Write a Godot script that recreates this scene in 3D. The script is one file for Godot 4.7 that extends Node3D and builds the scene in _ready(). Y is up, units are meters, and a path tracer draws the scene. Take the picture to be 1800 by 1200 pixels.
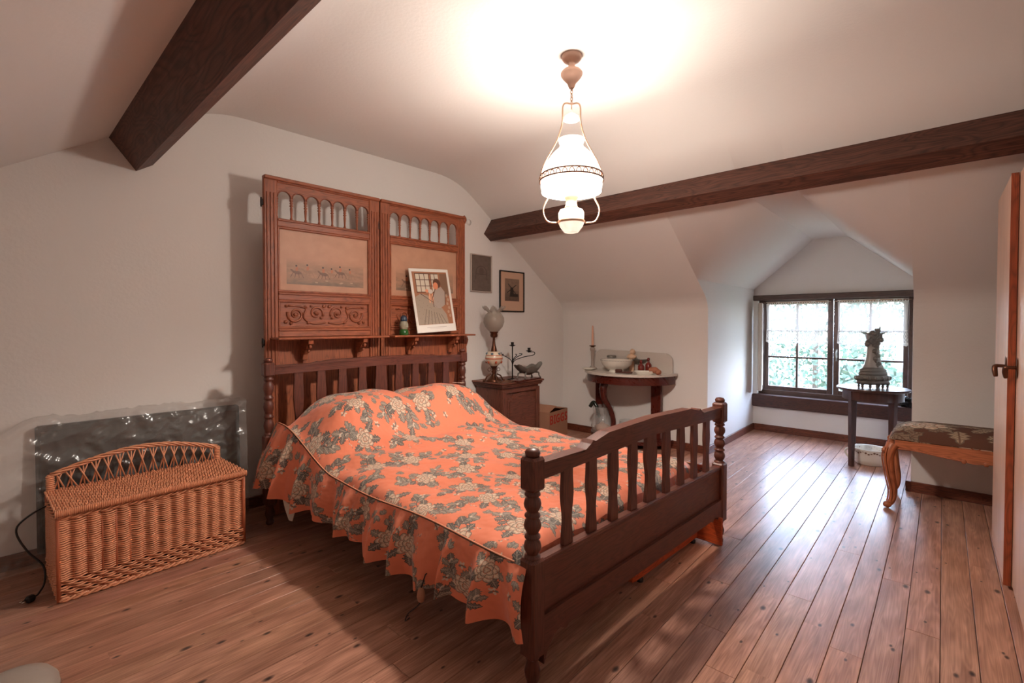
extends Node3D

# ---------------------------------------------------------------- helpers
var rng := RandomNumberGenerator.new()
var used := {}
var M := {}
const FLAT := 4294967295

func numbered(n: String) -> String:
	if not used.has(n):
		used[n] = 0
		return n
	used[n] += 1
	return "%s_%03d" % [n, used[n]]

func mb() -> SurfaceTool:
	var st := SurfaceTool.new()
	st.begin(Mesh.PRIMITIVE_TRIANGLES)
	st.set_smooth_group(FLAT)
	st.set_color(Color(1, 1, 1))
	return st

func build(st: SurfaceTool, called: String, mat: Material, parent: Node = self) -> MeshInstance3D:
	st.generate_normals()
	var o := MeshInstance3D.new()
	o.mesh = st.commit()
	o.material_override = mat
	o.name = numbered(called) if parent == self else called
	parent.add_child(o, true)
	return o

func tag(o: Node, label: String, category: String, group := "", kind := "") -> Node:
	if label: o.set_meta("label", label)
	if category: o.set_meta("category", category)
	if group: o.set_meta("group", group)
	if kind: o.set_meta("kind", kind)
	return o

func thing(called: String, label: String, category: String, at := Vector3.ZERO, turn := 0.0, group := "") -> Node3D:
	var o := Node3D.new()
	o.name = numbered(called)
	add_child(o)
	o.position = at
	o.rotation.y = turn
	tag(o, label, category, group)
	return o

func struct(st: SurfaceTool, called: String, mat: Material) -> MeshInstance3D:
	var o := build(st, called, mat)
	o.set_meta("kind", "structure")
	return o

func tri(st: SurfaceTool, a: Vector3, b: Vector3, c: Vector3, ua := Vector2(), ub := Vector2(), uc := Vector2()) -> void:
	st.set_uv(ua); st.add_vertex(a)
	st.set_uv(ub); st.add_vertex(b)
	st.set_uv(uc); st.add_vertex(c)

# a flat convex polygon whose front looks along out
func face(st: SurfaceTool, p: Array, out: Vector3, uv := []) -> void:
	var n: Vector3 = (p[0] - p[2]).cross(p[0] - p[1])
	if uv.is_empty():
		for q in p: uv.append(Vector2())
	for k in range(1, p.size() - 1):
		if n.dot(out) >= 0: tri(st, p[0], p[k], p[k + 1], uv[0], uv[k], uv[k + 1])
		else: tri(st, p[0], p[k + 1], p[k], uv[0], uv[k + 1], uv[k])

# chamfered box; texture u runs along its longest side, in metres
func bx(st: SurfaceTool, c: Vector3, s: Vector3, bev := 0.003, T := Transform3D.IDENTITY) -> void:
	st.set_smooth_group(FLAT)
	var h := s * 0.5
	bev = minf(bev, minf(h.x, minf(h.y, h.z)) * 0.6)
	var ax := 0
	if s.y >= s.x and s.y >= s.z: ax = 1
	elif s.z >= s.x and s.z >= s.y: ax = 2
	var off := Vector2(rng.randf() * 3.0, rng.randf() * 3.0)
	var P := func(d: int, sg: Vector3) -> Vector3:
		var v := Vector3(sg.x * (h.x - bev), sg.y * (h.y - bev), sg.z * (h.z - bev))
		v[d] = sg[d] * h[d]
		return v
	var quads := []
	for d in 3:
		var e: int = (d + 1) % 3
		var f: int = (d + 2) % 3
		for sd in [-1.0, 1.0]:
			var q := []
			for w in [[-1.0, -1.0], [1.0, -1.0], [1.0, 1.0], [-1.0, 1.0]]:
				var sg := Vector3()
				sg[d] = sd; sg[e] = w[0]; sg[f] = w[1]
				q.append(P.call(d, sg))
			quads.append([q, d])
			for se in [-1.0, 1.0]:
				var q2 := []
				for sf in [-1.0, 1.0]:
					var sg := Vector3()
					sg[d] = sd; sg[e] = se; sg[f] = sf
					q2.append(P.call(d, sg))
				for sf in [1.0, -1.0]:
					var sg := Vector3()
					sg[d] = sd; sg[e] = se; sg[f] = sf
					q2.append(P.call(e, sg))
				quads.append([q2, d])
	for sx in [-1.0, 1.0]:
		for sy in [-1.0, 1.0]:
			for sz in [-1.0, 1.0]:
				var sg := Vector3(sx, sy, sz)
				quads.append([[P.call(0, sg), P.call(1, sg), P.call(2, sg)], 0])
	for qd in quads:
		var pts := []
		var uv := []
		var mid := Vector3()
		var d: int = qd[1]
		var ua := ax
		var va := 0
		if d == ax:
			ua = (d + 1) % 3; va = (d + 2) % 3
		else:
			va = 3 - ax - d
		for v in qd[0]:
			mid += v
			pts.append(T * (c + v))
			uv.append(Vector2(v[ua], v[va]) + off)
		face(st, pts, T.basis * mid, uv)

# turned shape: profile of [radius, height] from bottom to top
func lathe(st: SurfaceTool, prof: Array, at := Vector3.ZERO, seg := 20, sc := Vector3.ONE, caps := true) -> void:
	st.set_smooth_group(0)
	var n := prof.size()
	var off := rng.randf()
	for i in n - 1:
		var r0: float = prof[i][0]; var y0: float = prof[i][1]
		var r1: float = prof[i + 1][0]; var y1: float = prof[i + 1][1]
		for j in seg:
			var a0 := TAU * j / seg
			var a1 := TAU * (j + 1) / seg
			var a := at + Vector3(r0 * cos(a0), y0, r0 * sin(a0)) * sc
			var b := at + Vector3(r1 * cos(a0), y1, r1 * sin(a0)) * sc
			var c := at + Vector3(r1 * cos(a1), y1, r1 * sin(a1)) * sc
			var d := at + Vector3(r0 * cos(a1), y0, r0 * sin(a1)) * sc
			var ua := Vector2(y0, a0 * 0.06 + off); var ub := Vector2(y1, a0 * 0.06 + off)
			var uc := Vector2(y1, a1 * 0.06 + off); var ud := Vector2(y0, a1 * 0.06 + off)
			if r1 > 1e-5: tri(st, a, c, b, ua, uc, ub)
			if r0 > 1e-5: tri(st, a, d, c, ua, ud, uc)
	if caps:
		st.set_smooth_group(FLAT)
		for e in [0, n - 1]:
			var r: float = prof[e][0]
			if r > 1e-4:
				for j in seg:
					var a0 := TAU * j / seg
					var a1 := TAU * (j + 1) / seg
					var y: float = prof[e][1]
					face(st, [at + Vector3(0, y, 0) * sc, at + Vector3(r * cos(a0), y, r * sin(a0)) * sc, at + Vector3(r * cos(a1), y, r * sin(a1)) * sc], Vector3(0, -1 if e == 0 else 1, 0))

# swept tube; radius a number or one per point
func tube(st: SurfaceTool, pts: Array, rad, sides := 6, flat := 1.0) -> void:
	st.set_smooth_group(0)
	var n := pts.size()
	var rings := []
	var u := Vector3.ZERO
	for i in n:
		var t: Vector3 = (pts[mini(i + 1, n - 1)] - pts[maxi(i - 1, 0)]).normalized()
		if u == Vector3.ZERO:
			u = t.cross(Vector3.UP if absf(t.y) < 0.9 else Vector3.RIGHT).normalized()
		else:
			u = (u - t * u.dot(t)).normalized()
		var v := t.cross(u)
		var r: float = rad[i] if rad is Array else rad
		var ring := []
		for j in sides:
			var a := TAU * j / sides
			ring.append(pts[i] + (u * cos(a) + v * sin(a) * flat) * r)
		rings.append(ring)
	var run := 0.0
	for i in n - 1:
		var step: float = (pts[i + 1] - pts[i]).length()
		for j in sides:
			var k := (j + 1) % sides
			var a: Vector3 = rings[i][j]; var b: Vector3 = rings[i + 1][j]
			var c: Vector3 = rings[i + 1][k]; var d: Vector3 = rings[i][k]
			var v0 := float(j) * 0.01; var v1 := v0 + 0.01
			tri(st, a, b, c, Vector2(run, v0), Vector2(run + step, v0), Vector2(run + step, v1))
			tri(st, a, c, d, Vector2(run, v0), Vector2(run + step, v1), Vector2(run, v1))
		run += step
	for e in [0, n - 1]:
		var out: Vector3 = pts[0] - pts[1] if e == 0 else pts[n - 1] - pts[n - 2]
		for j in sides:
			face(st, [pts[e], rings[e][j], rings[e][(j + 1) % sides]], out)

# smooth path through a few points
func curve(p: Array, per := 6) -> Array:
	var out := []
	var n := p.size()
	for i in n - 1:
		var a: Vector3 = p[maxi(i - 1, 0)]; var b: Vector3 = p[i]
		var c: Vector3 = p[i + 1]; var d: Vector3 = p[mini(i + 2, n - 1)]
		for k in per:
			out.append(b.cubic_interpolate(c, a, d, float(k) / per))
	out.append(p[n - 1])
	return out

# outline in x,y pushed out along z from z0 to z1 (then placed by T)
func extrude(st: SurfaceTool, poly: PackedVector2Array, z0: float, z1: float, T := Transform3D.IDENTITY, along_y := false) -> void:
	st.set_smooth_group(FLAT)
	var idx := Geometry2D.triangulate_polygon(poly)
	var off := Vector2(rng.randf() * 3.0, rng.randf() * 3.0)
	var uvof := func(p: Vector2) -> Vector2: return (Vector2(p.y, p.x) if along_y else p) + off
	for k in range(0, idx.size(), 3):
		var a := poly[idx[k]]; var b := poly[idx[k + 1]]; var c := poly[idx[k + 2]]
		for z in [z0, z1]:
			face(st, [T * Vector3(a.x, a.y, z), T * Vector3(b.x, b.y, z), T * Vector3(c.x, c.y, z)], T.basis * Vector3(0, 0, signf(z - (z0 + z1) * 0.5)), [uvof.call(a), uvof.call(b), uvof.call(c)])
	var cw := Geometry2D.is_polygon_clockwise(poly)
	for k in poly.size():
		var a := poly[k]; var b := poly[(k + 1) % poly.size()]
		var e := b - a
		var out := Vector3(e.y, -e.x, 0) * (-1.0 if cw else 1.0)
		var ua: Vector2 = uvof.call(a); var ub: Vector2 = uvof.call(b)
		var dz := Vector2(0, z1 - z0)
		face(st, [T * Vector3(a.x, a.y, z0), T * Vector3(b.x, b.y, z0), T * Vector3(b.x, b.y, z1), T * Vector3(a.x, a.y, z1)], T.basis * out, [ua, ub, ub + dz, ua + dz])

# grid of points f(u,v), u and v in 0..1
func sheet(st: SurfaceTool, nu: int, nv: int, f: Callable, uvf: Callable) -> void:
	st.set_smooth_group(0)
	var p := []
	var t := []
	for i in nu + 1:
		for j in nv + 1:
			var u := float(i) / nu; var v := float(j) / nv
			p.append(f.call(u, v)); t.append(uvf.call(u, v))
	for i in nu:
		for j in nv:
			var a := i * (nv + 1) + j; var b := a + nv + 1
			tri(st, p[a], p[b], p[b + 1], t[a], t[b], t[b + 1])
			tri(st, p[a], p[b + 1], p[a + 1], t[a], t[b + 1], t[a + 1])

# lump: an uneven little ball
func lump(st: SurfaceTool, c: Vector3, r: Vector3, seed_ := 0.0, rough := 0.12, n := 8) -> void:
	st.set_smooth_group(0)
	var P := func(i: int, j: int) -> Vector3:
		var a := PI * i / n; var b := TAU * (j % (2 * n)) / (2 * n)
		var d := Vector3(sin(a) * cos(b), cos(a), sin(a) * sin(b))
		var w := 1.0 + rough * (sin(d.x * 5.0 + seed_ * 3.1) * sin(d.y * 6.0 + seed_) + sin(d.z * 7.0 - seed_ * 1.7)) * 0.6
		return c + d * r * w
	for i in n:
		for j in 2 * n:
			var a: Vector3 = P.call(i, j); var b: Vector3 = P.call(i + 1, j)
			var d: Vector3 = P.call(i + 1, j + 1); var e: Vector3 = P.call(i, j + 1)
			if i < n - 1: face(st, [a, b, d], (a + b + d) / 3.0 - c)
			if i > 0: face(st, [a, d, e], (a + d + e) / 3.0 - c)

# ---------------------------------------------------------------- materials and textures
func tex(im: Image) -> ImageTexture:
	return ImageTexture.create_from_image(im)

func mat(called: String, col: Color, rough := 0.7, metal := 0.0) -> StandardMaterial3D:
	var m := StandardMaterial3D.new()
	m.resource_name = called
	m.albedo_color = col
	m.roughness = rough
	m.metallic = metal
	return m

func noise_img(w: int, h: int, sx: float, sy: float, seed_: int, freq := 0.02, oct := 4) -> PackedByteArray:
	var n := FastNoiseLite.new()
	n.seed = seed_
	n.frequency = freq
	n.fractal_octaves = oct
	var im := n.get_seamless_image(int(w / sx), int(h / sy), false, false, 0.15, true)
	im.convert(Image.FORMAT_L8)
	im.resize(w, h, Image.INTERPOLATE_CUBIC)
	return im.get_data()

# wood grain in pale tones, multiplied with each wood's own colour
func grain_image(w: int, h: int, seed_: int, rings: float, contrast: float) -> Image:
	var gn := FastNoiseLite.new()
	gn.seed = seed_
	gn.frequency = 0.11
	gn.fractal_octaves = 3
	var b := noise_img(w, h, 6.0, 2.0, seed_ + 7, 0.012, 3)
	var data := PackedByteArray()
	data.resize(w * h * 3)
	for i in w * h:
		var r := absf(fposmod(b[i] / 255.0 * rings, 1.0) * 2.0 - 1.0)
		var gv := 0.5 + 0.7 * gn.get_noise_2d((i % w) * 0.03, i / w)
		var v := 1.0 - contrast * (0.55 * (1.0 - gv) + 0.45 * r * r)
		data[i * 3] = int(clampf(v, 0, 1) * 255.0)
		data[i * 3 + 1] = int(clampf(v * (0.97 + 0.03 * v), 0, 1) * 255.0)
		data[i * 3 + 2] = int(clampf(v * (0.94 + 0.06 * v), 0, 1) * 255.0)
	return Image.create_from_data(w, h, false, Image.FORMAT_RGB8, data)

func wood(called: String, col: Color, rough: float, coarse := false, us := 1.2) -> StandardMaterial3D:
	var m := mat(called, col, rough)
	m.albedo_texture = M.coarse_tex if coarse else M.grain_tex
	m.uv1_scale = Vector3(us, us * 2.2, 1)
	m.roughness_texture = M.rough_tex
	m.roughness_texture_channel = BaseMaterial3D.TEXTURE_CHANNEL_RED
	return m

# a pine board, one board wide (v) and 2.4 m long (u)
func plank_image(seed_: int) -> Image:
	var w := 1024; var h := 96
	var gn := FastNoiseLite.new()
	gn.seed = seed_
	gn.frequency = 0.13
	gn.fractal_octaves = 3
	var r := RandomNumberGenerator.new()
	r.seed = seed_ * 11 + 5
	var knots := []
	for k in 6:
		knots.append(Vector3(r.randf() * w, 8 + r.randf() * (h - 16), 3.0 + r.randf() * 6.0))
	var data := PackedByteArray()
	data.resize(w * h * 3)
	var pale := Color(0.765, 0.575, 0.485); var deep := Color(0.505, 0.335, 0.265); var dark := Color(0.12, 0.065, 0.05)
	for y in h:
		for x in w:
			var i := y * w + x
			var bend := 0.0
			var kn := 0.0
			for k in knots:
				var dx: float = (x - k.x) * 1.1; var dy: float = y - k.y
				if absf(dx) < 30.0 and absf(dy) < 30.0:
					var d: float = sqrt(dx * dx + dy * dy) / k.z
					bend += 1.6 * exp(-d * 0.8)
					kn = maxf(kn, clampf(1.35 - d, 0.0, 1.0))
			var ring := 0.5 - 0.5 * cos(TAU * (gn.get_noise_2d(x * 0.012 + 700.0, y * 0.10) * 5.0 + bend + y * 0.03))
			var cc := gn.get_noise_2d(x * 0.05 + 300.0, y * 0.15 + 90.0)
			var t := clampf(0.15 + 0.34 * (0.5 - 0.8 * gn.get_noise_2d(x * 0.02, y + bend * 4.0)) + 0.26 * ring + 0.45 * cc, 0.0, 1.0)
			var col := pale.lerp(deep, t).lerp(dark, kn * 0.85)
			data[i * 3] = int(col.r * 255.0); data[i * 3 + 1] = int(col.g * 255.0); data[i * 3 + 2] = int(col.b * 255.0)
	return Image.create_from_data(w, h, false, Image.FORMAT_RGB8, data)

func put_px(im: Image, x: int, y: int, c: Color, a := 1.0) -> void:
	var w := im.get_width(); var h := im.get_height()
	x = posmod(x, w); y = posmod(y, h)
	im.set_pixel(x, y, im.get_pixel(x, y).lerp(c, a))

func dab(im: Image, cx: float, cy: float, rx: float, ry: float, turn: float, c: Color, a := 1.0) -> void:
	var R := int(maxf(rx, ry)) + 2
	var ct := cos(turn); var sn := sin(turn)
	for y in range(-R, R + 1):
		for x in range(-R, R + 1):
			var u := (x * ct + y * sn) / rx; var v := (-x * sn + y * ct) / ry
			var d := u * u + v * v
			if d < 1.0: put_px(im, int(cx) + x, int(cy) + y, c, a * clampf((1.0 - d) * 4.0, 0.0, 1.0))

func stroke(im: Image, a: Vector2, b: Vector2, w: float, c: Color, al := 1.0) -> void:
	var n := int(a.distance_to(b)) + 1
	for k in n + 1:
		var p := a.lerp(b, float(k) / n)
		if w <= 1.0: put_px(im, int(p.x), int(p.y), c, al)
		else: dab(im, p.x, p.y, w, w, 0.0, c, al)

func fill_poly(im: Image, pts: PackedVector2Array, c: Color) -> void:
	var lo := pts[0]; var hi := pts[0]
	for p in pts:
		lo = lo.min(p); hi = hi.max(p)
	for y in range(int(lo.y), int(hi.y) + 1):
		for x in range(int(lo.x), int(hi.x) + 1):
			if x >= 0 and y >= 0 and x < im.get_width() and y < im.get_height() and Geometry2D.is_point_in_polygon(Vector2(x + 0.5, y + 0.5), pts): im.set_pixel(x, y, c)

# one printed leaf: grey with pale veins
func print_leaf(im: Image, cx: float, cy: float, L: float, W: float, turn: float, tone: Color, pale: Color) -> void:
	var ct := cos(turn); var sn := sin(turn)
	var R := int(L)
	for y in range(-R, R + 1):
		for x in range(-R, R + 1):
			var t := (x * ct + y * sn) / L; var s := (-x * sn + y * ct) / W
			if t < 0.0 or t > 1.0: continue
			var edge := pow(sin(PI * t), 0.75) * (1.0 + 0.22 * sin(t * 26.0))
			if absf(s) > edge: continue
			var col := tone
			var vein := fposmod(t * 7.0 - absf(s) * 1.6, 1.0)
			if absf(s) < 0.09 or vein < 0.2: col = tone.lerp(pale, 0.65)
			if absf(s) > edge - 0.16: col = tone.darkened(0.35)
			put_px(im, int(cx) + x, int(cy) + y, col, 0.95)

# one printed peony
func print_bloom(im: Image, cx: float, cy: float, R: float, turn: float, seed_: float) -> void:
	var n := int(R * 1.3)
	var cream := Color(0.84, 0.75, 0.65); var grey := Color(0.47, 0.42, 0.37); var rust := Color(0.62, 0.24, 0.12)
	for y in range(-n, n + 1):
		for x in range(-n, n + 1):
			var r := sqrt(x * x + y * y) / R
			if r > 1.3: continue
			var th := atan2(y, x) + turn
			var done := false
			for k in 4:
				var rk := 0.26 + 0.25 * k
				var petals := 3.0 + k * 1.5
				var ph := th * petals * 0.5 + seed_ * (k + 1)
				var lim := rk * (0.8 + 0.28 * absf(sin(ph)))
				if r < lim:
					var e := (lim - r) / 0.25
					var col := cream.lerp(grey, clampf(0.75 - e * 0.9 + 0.35 * sin(th * 23.0 + k * 2.0) * 0.5, 0.0, 0.8))
					if e < 0.14: col = rust if k % 2 == 0 else grey.darkened(0.3)
					if absf(sin(ph)) < 0.12: col = grey
					put_px(im, int(cx) + x, int(cy) + y, col, 0.95)
					done = true
					break
			if done: continue

func spread_image() -> Image:
	var S := 1024
	var im := Image.create(S, S, false, Image.FORMAT_RGB8)
	im.fill(Color(0.87, 0.49, 0.355))
	var r := RandomNumberGenerator.new()
	r.seed = 77
	var grey := Color(0.45, 0.425, 0.39); var pale := Color(0.80, 0.73, 0.65); var dark := Color(0.32, 0.30, 0.28)
	var blooms := []
	for k in 400:
		if blooms.size() >= 18: break
		var c := Vector2(r.randf() * S, r.randf() * S)
		var ok := true
		for q in blooms:
			var d := Vector2(absf(c.x - float(q.x)), absf(c.y - float(q.y)))
			d = Vector2(minf(d.x, S - d.x), minf(d.y, S - d.y))
			if d.length() < 195: ok = false
		if ok: blooms.append(c)
	for c in blooms:
		# stem with leaves through each flower
		var th := r.randf() * TAU
		for side in [-1.0, 1.0]:
			var p: Vector2 = c
			var a := th + (0.0 if side > 0 else PI)
			for k in 9:
				var q := p + Vector2(cos(a), sin(a)) * 15.0
				stroke(im, p, q, 2.2, dark, 0.9)
				p = q
				a += 0.16 * side + r.randf_range(-0.15, 0.15)
				if k > 2:
					print_leaf(im, p.x, p.y, r.randf_range(36, 62), r.randf_range(12, 20), a + r.randf_range(0.5, 1.1) * (1 if k % 2 == 0 else -1), grey if r.randf() < 0.6 else dark, pale)
			dab(im, p.x, p.y, 13, 8, a, pale, 0.9)
			dab(im, p.x + 5, p.y + 3, 7, 5, a, grey, 0.9)
	for c in blooms:
		var R := r.randf_range(44, 62)
		for k in 5:
			var a := TAU * k / 5.0 + r.randf() * 0.7
			print_leaf(im, c.x + cos(a) * R * 0.6, c.y + sin(a) * R * 0.6, r.randf_range(50, 75), r.randf_range(17, 25), a, dark if k % 2 == 0 else grey, pale)
		print_bloom(im, c.x, c.y, R, r.randf() * TAU, r.randf() * 5.0)
	for k in 130:
		var c := Vector2(r.randf() * S, r.randf() * S)
		var near := 1e9
		for q in blooms:
			var d := Vector2(absf(c.x - float(q.x)), absf(c.y - float(q.y)))
			near = minf(near, Vector2(minf(d.x, S - d.x), minf(d.y, S - d.y)).length())
		if near < 80: continue
		var a := r.randf() * TAU
		if k % 3 == 0:
			for j in 5: dab(im, c.x + cos(a + j * 1.257) * 10, c.y + sin(a + j * 1.257) * 10, 9, 5.5, a + j * 1.257, pale if j % 2 == 0 else grey, 0.95)
			dab(im, c.x, c.y, 4, 4, 0, Color(0.62, 0.26, 0.13))
		elif k % 3 == 1:
			for j in 3: print_leaf(im, c.x, c.y, r.randf_range(26, 42), r.randf_range(8, 13), a + (j - 1) * 0.8, grey, pale)
		else:
			for j in 6:
				var q := c + Vector2(cos(a), sin(a)) * j * 8.0
				dab(im, q.x + sin(j * 2.0) * 4, q.y + cos(j * 2.0) * 4, 5, 3, a + j, grey if j % 2 == 0 else pale, 0.9)
	return im

# ---------------------------------------------------------------- camera, sky, lights, then everything else
func _ready() -> void:
	rng.seed = 1
	var cam := Camera3D.new()
	cam.name = "camera"
	cam.projection = Camera3D.PROJECTION_FRUSTUM
	cam.near = 0.05
	cam.far = 200.0
	cam.size = 2.0 * 0.05 * 600.0 / 833.6
	cam.frustum_offset = Vector2(0, -0.05 * 13.77 / 833.6)
	var pitch := deg_to_rad(1.15)
	var ax := deg_to_rad(42.28)
	var fwd := Vector3(cos(ax), 0, -sin(ax)) * cos(pitch) - Vector3.UP * sin(pitch)
	add_child(cam)
	cam.look_at_from_position(Vector3(0, 1.25, 0), Vector3(0, 1.25, 0) + fwd, Vector3.UP)
	cam.current = true

	var env := Environment.new()
	env.background_mode = Environment.BG_SKY
	var sky := Sky.new()
	var sm := ProceduralSkyMaterial.new()
	sm.sky_top_color = Color(0.70, 0.80, 0.95)
	sm.sky_horizon_color = Color(0.90, 0.95, 1.0)
	sm.ground_bottom_color = Color(0.45, 0.48, 0.42)
	sm.ground_horizon_color = Color(0.80, 0.85, 0.86)
	sm.sky_energy_multiplier = 1.0
	sky.sky_material = sm
	env.sky = sky
	env.background_energy_multiplier = 24.0
	env.tonemap_mode = Environment.TONE_MAPPER_LINEAR
	env.tonemap_exposure = 1.9
	env.sdfgi_enabled = true
	env.ssao_enabled = true
	env.ssil_enabled = true
	var we := WorldEnvironment.new()
	we.name = "environment"
	we.environment = env
	add_child(we)

	make_materials()
	make_shell()
	make_floor()
	make_window()
	make_outside()
	make_pendant()
	make_furniture()

# ---------------------------------------------------------------- the room
const XW := 4.62          # window wall
const ZL := -1.665        # dormer cheeks
const ZR := -0.165
const XB := 6.1           # dormer back wall
func GZ(x: float) -> float: return -3.505 + 0.029 * x       # gable wall, a little out of square
func roof_y(x: float) -> float: return 2.62 - 0.711 * (x - 2.99)
func dorm_y(z: float) -> float: return minf(2.18, minf(1.66 + 0.867 * (z - ZL), 1.66 + 0.867 * (ZR - z)))

func bez(a: Vector2, b: Vector2, c: Vector2, n: int) -> Array:
	var o := []
	for k in n + 1:
		var t := float(k) / n
		o.append(a.lerp(b, t).lerp(b.lerp(c, t), t))
	return o

func make_materials() -> void:
	M.grain_tex = tex(grain_image(512, 512, 3, 5.0, 0.38))
	M.coarse_tex = tex(grain_image(512, 512, 21, 9.0, 0.55))
	var rd := noise_img(256, 256, 1.0, 1.0, 5, 0.03, 4)
	for i in rd.size(): rd[i] = 222 + int(rd[i] * 0.13)
	M.rough_tex = tex(Image.create_from_data(256, 256, false, Image.FORMAT_L8, rd))
	var pl := mat("plaster", Color(0.875, 0.855, 0.835), 0.9)
	var bump := noise_img(512, 512, 1.0, 1.0, 9, 0.05, 5)
	pl.heightmap_enabled = true
	pl.heightmap_texture = tex(Image.create_from_data(512, 512, false, Image.FORMAT_L8, bump))
	pl.heightmap_scale = 0.05
	pl.uv1_triplanar = true; pl.uv1_world_triplanar = true
	pl.uv1_scale = Vector3(1.6, 1.6, 1.6)
	M.plaster = pl
	M.beam = wood("beam wood", Color(0.42, 0.25, 0.19), 0.6, true, 0.7)
	M.base = wood("skirting wood", Color(0.52, 0.27, 0.18), 0.5, true)
	M.bed = wood("dark bed wood", Color(0.42, 0.225, 0.17), 0.42)
	M.screen = wood("oak screen wood", Color(0.665, 0.365, 0.23), 0.5)
	M.night = wood("nightstand wood", Color(0.47, 0.265, 0.195), 0.5)
	M.mahogany = wood("mahogany", Color(0.36, 0.125, 0.085), 0.3)
	M.window = wood("window wood", Color(0.38, 0.28, 0.245), 0.55)
	M.sill = wood("sill wood", Color(0.36, 0.20, 0.15), 0.5, true)
	M.table = wood("side table wood", Color(0.33, 0.20, 0.165), 0.35)
	M.bench = wood("bench wood", Color(0.78, 0.46, 0.30), 0.42)
	M.ward = wood("wardrobe veneer", Color(0.86, 0.70, 0.61), 0.36, false, 0.35)
	(M.ward as StandardMaterial3D).albedo_texture = tex(grain_image(512, 512, 33, 3.0, 0.12))
	M.ward_edge = wood("wardrobe edge", Color(0.64, 0.30, 0.16), 0.5)
	M.orange = wood("under bed board", Color(0.80, 0.33, 0.12), 0.55)
	M.wicker = mat("wicker", Color(0.88, 0.60, 0.45), 0.36)
	M.wicker_dark = mat("wicker edge", Color(0.72, 0.39, 0.25), 0.5)
	M.white = mat("white enamel", Color(0.88, 0.85, 0.80), 0.25)
	M.shutter = mat("painted shutter", Color(0.74, 0.70, 0.65), 0.6)
	M.bronze = mat("bronze", Color(0.36, 0.22, 0.15), 0.38, 0.75)
	M.brass = mat("brass", Color(0.80, 0.66, 0.56), 0.35, 0.8)
	M.canopy = mat("aged cream metal", Color(0.74, 0.60, 0.53), 0.45, 0.2)
	M.piping = mat("piping", Color(0.84, 0.58, 0.46), 0.8)
	M.blue_paint = mat("blue paint", Color(0.35, 0.42, 0.47), 0.35)
	M.iron = mat("iron", Color(0.12, 0.10, 0.09), 0.5, 0.6)
	M.pewter = mat("pewter", Color(0.46, 0.44, 0.41), 0.42, 0.4)
	M.marble = mat("marble", Color(0.78, 0.74, 0.70), 0.3)
	M.black = mat("black plastic", Color(0.05, 0.045, 0.045), 0.4)
	M.chrome = mat("chrome", Color(0.8, 0.78, 0.76), 0.2, 1.0)
	M.card = mat("cardboard", Color(0.64, 0.46, 0.36), 0.9)
	var op := mat("opal glass", Color(0.93, 0.92, 0.90), 0.25)
	op.backlight_enabled = true
	op.backlight = Color(0.8, 0.8, 0.8)
	M.opal = op
	var sh := mat("lit opal glass", Color(0.95, 0.94, 0.92), 0.3)
	sh.emission_enabled = true
	sh.emission = Color(1.0, 0.95, 0.88)
	sh.emission_energy_multiplier = 0.9
	M.shade = sh
	var g := mat("window glass", Color(1, 1, 1, 0.04), 0.02)
	g.transparency = BaseMaterial3D.TRANSPARENCY_ALPHA
	M.glass = g
	var jar := mat("jar glass", Color(0.93, 0.94, 0.93, 0.12), 0.04)
	jar.transparency = BaseMaterial3D.TRANSPARENCY_ALPHA
	M.jar = jar
	var fl := mat("clear film", Color(0.93, 0.92, 0.90, 0.15), 0.2)
	fl.transparency = BaseMaterial3D.TRANSPARENCY_ALPHA
	M.film = fl

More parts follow.
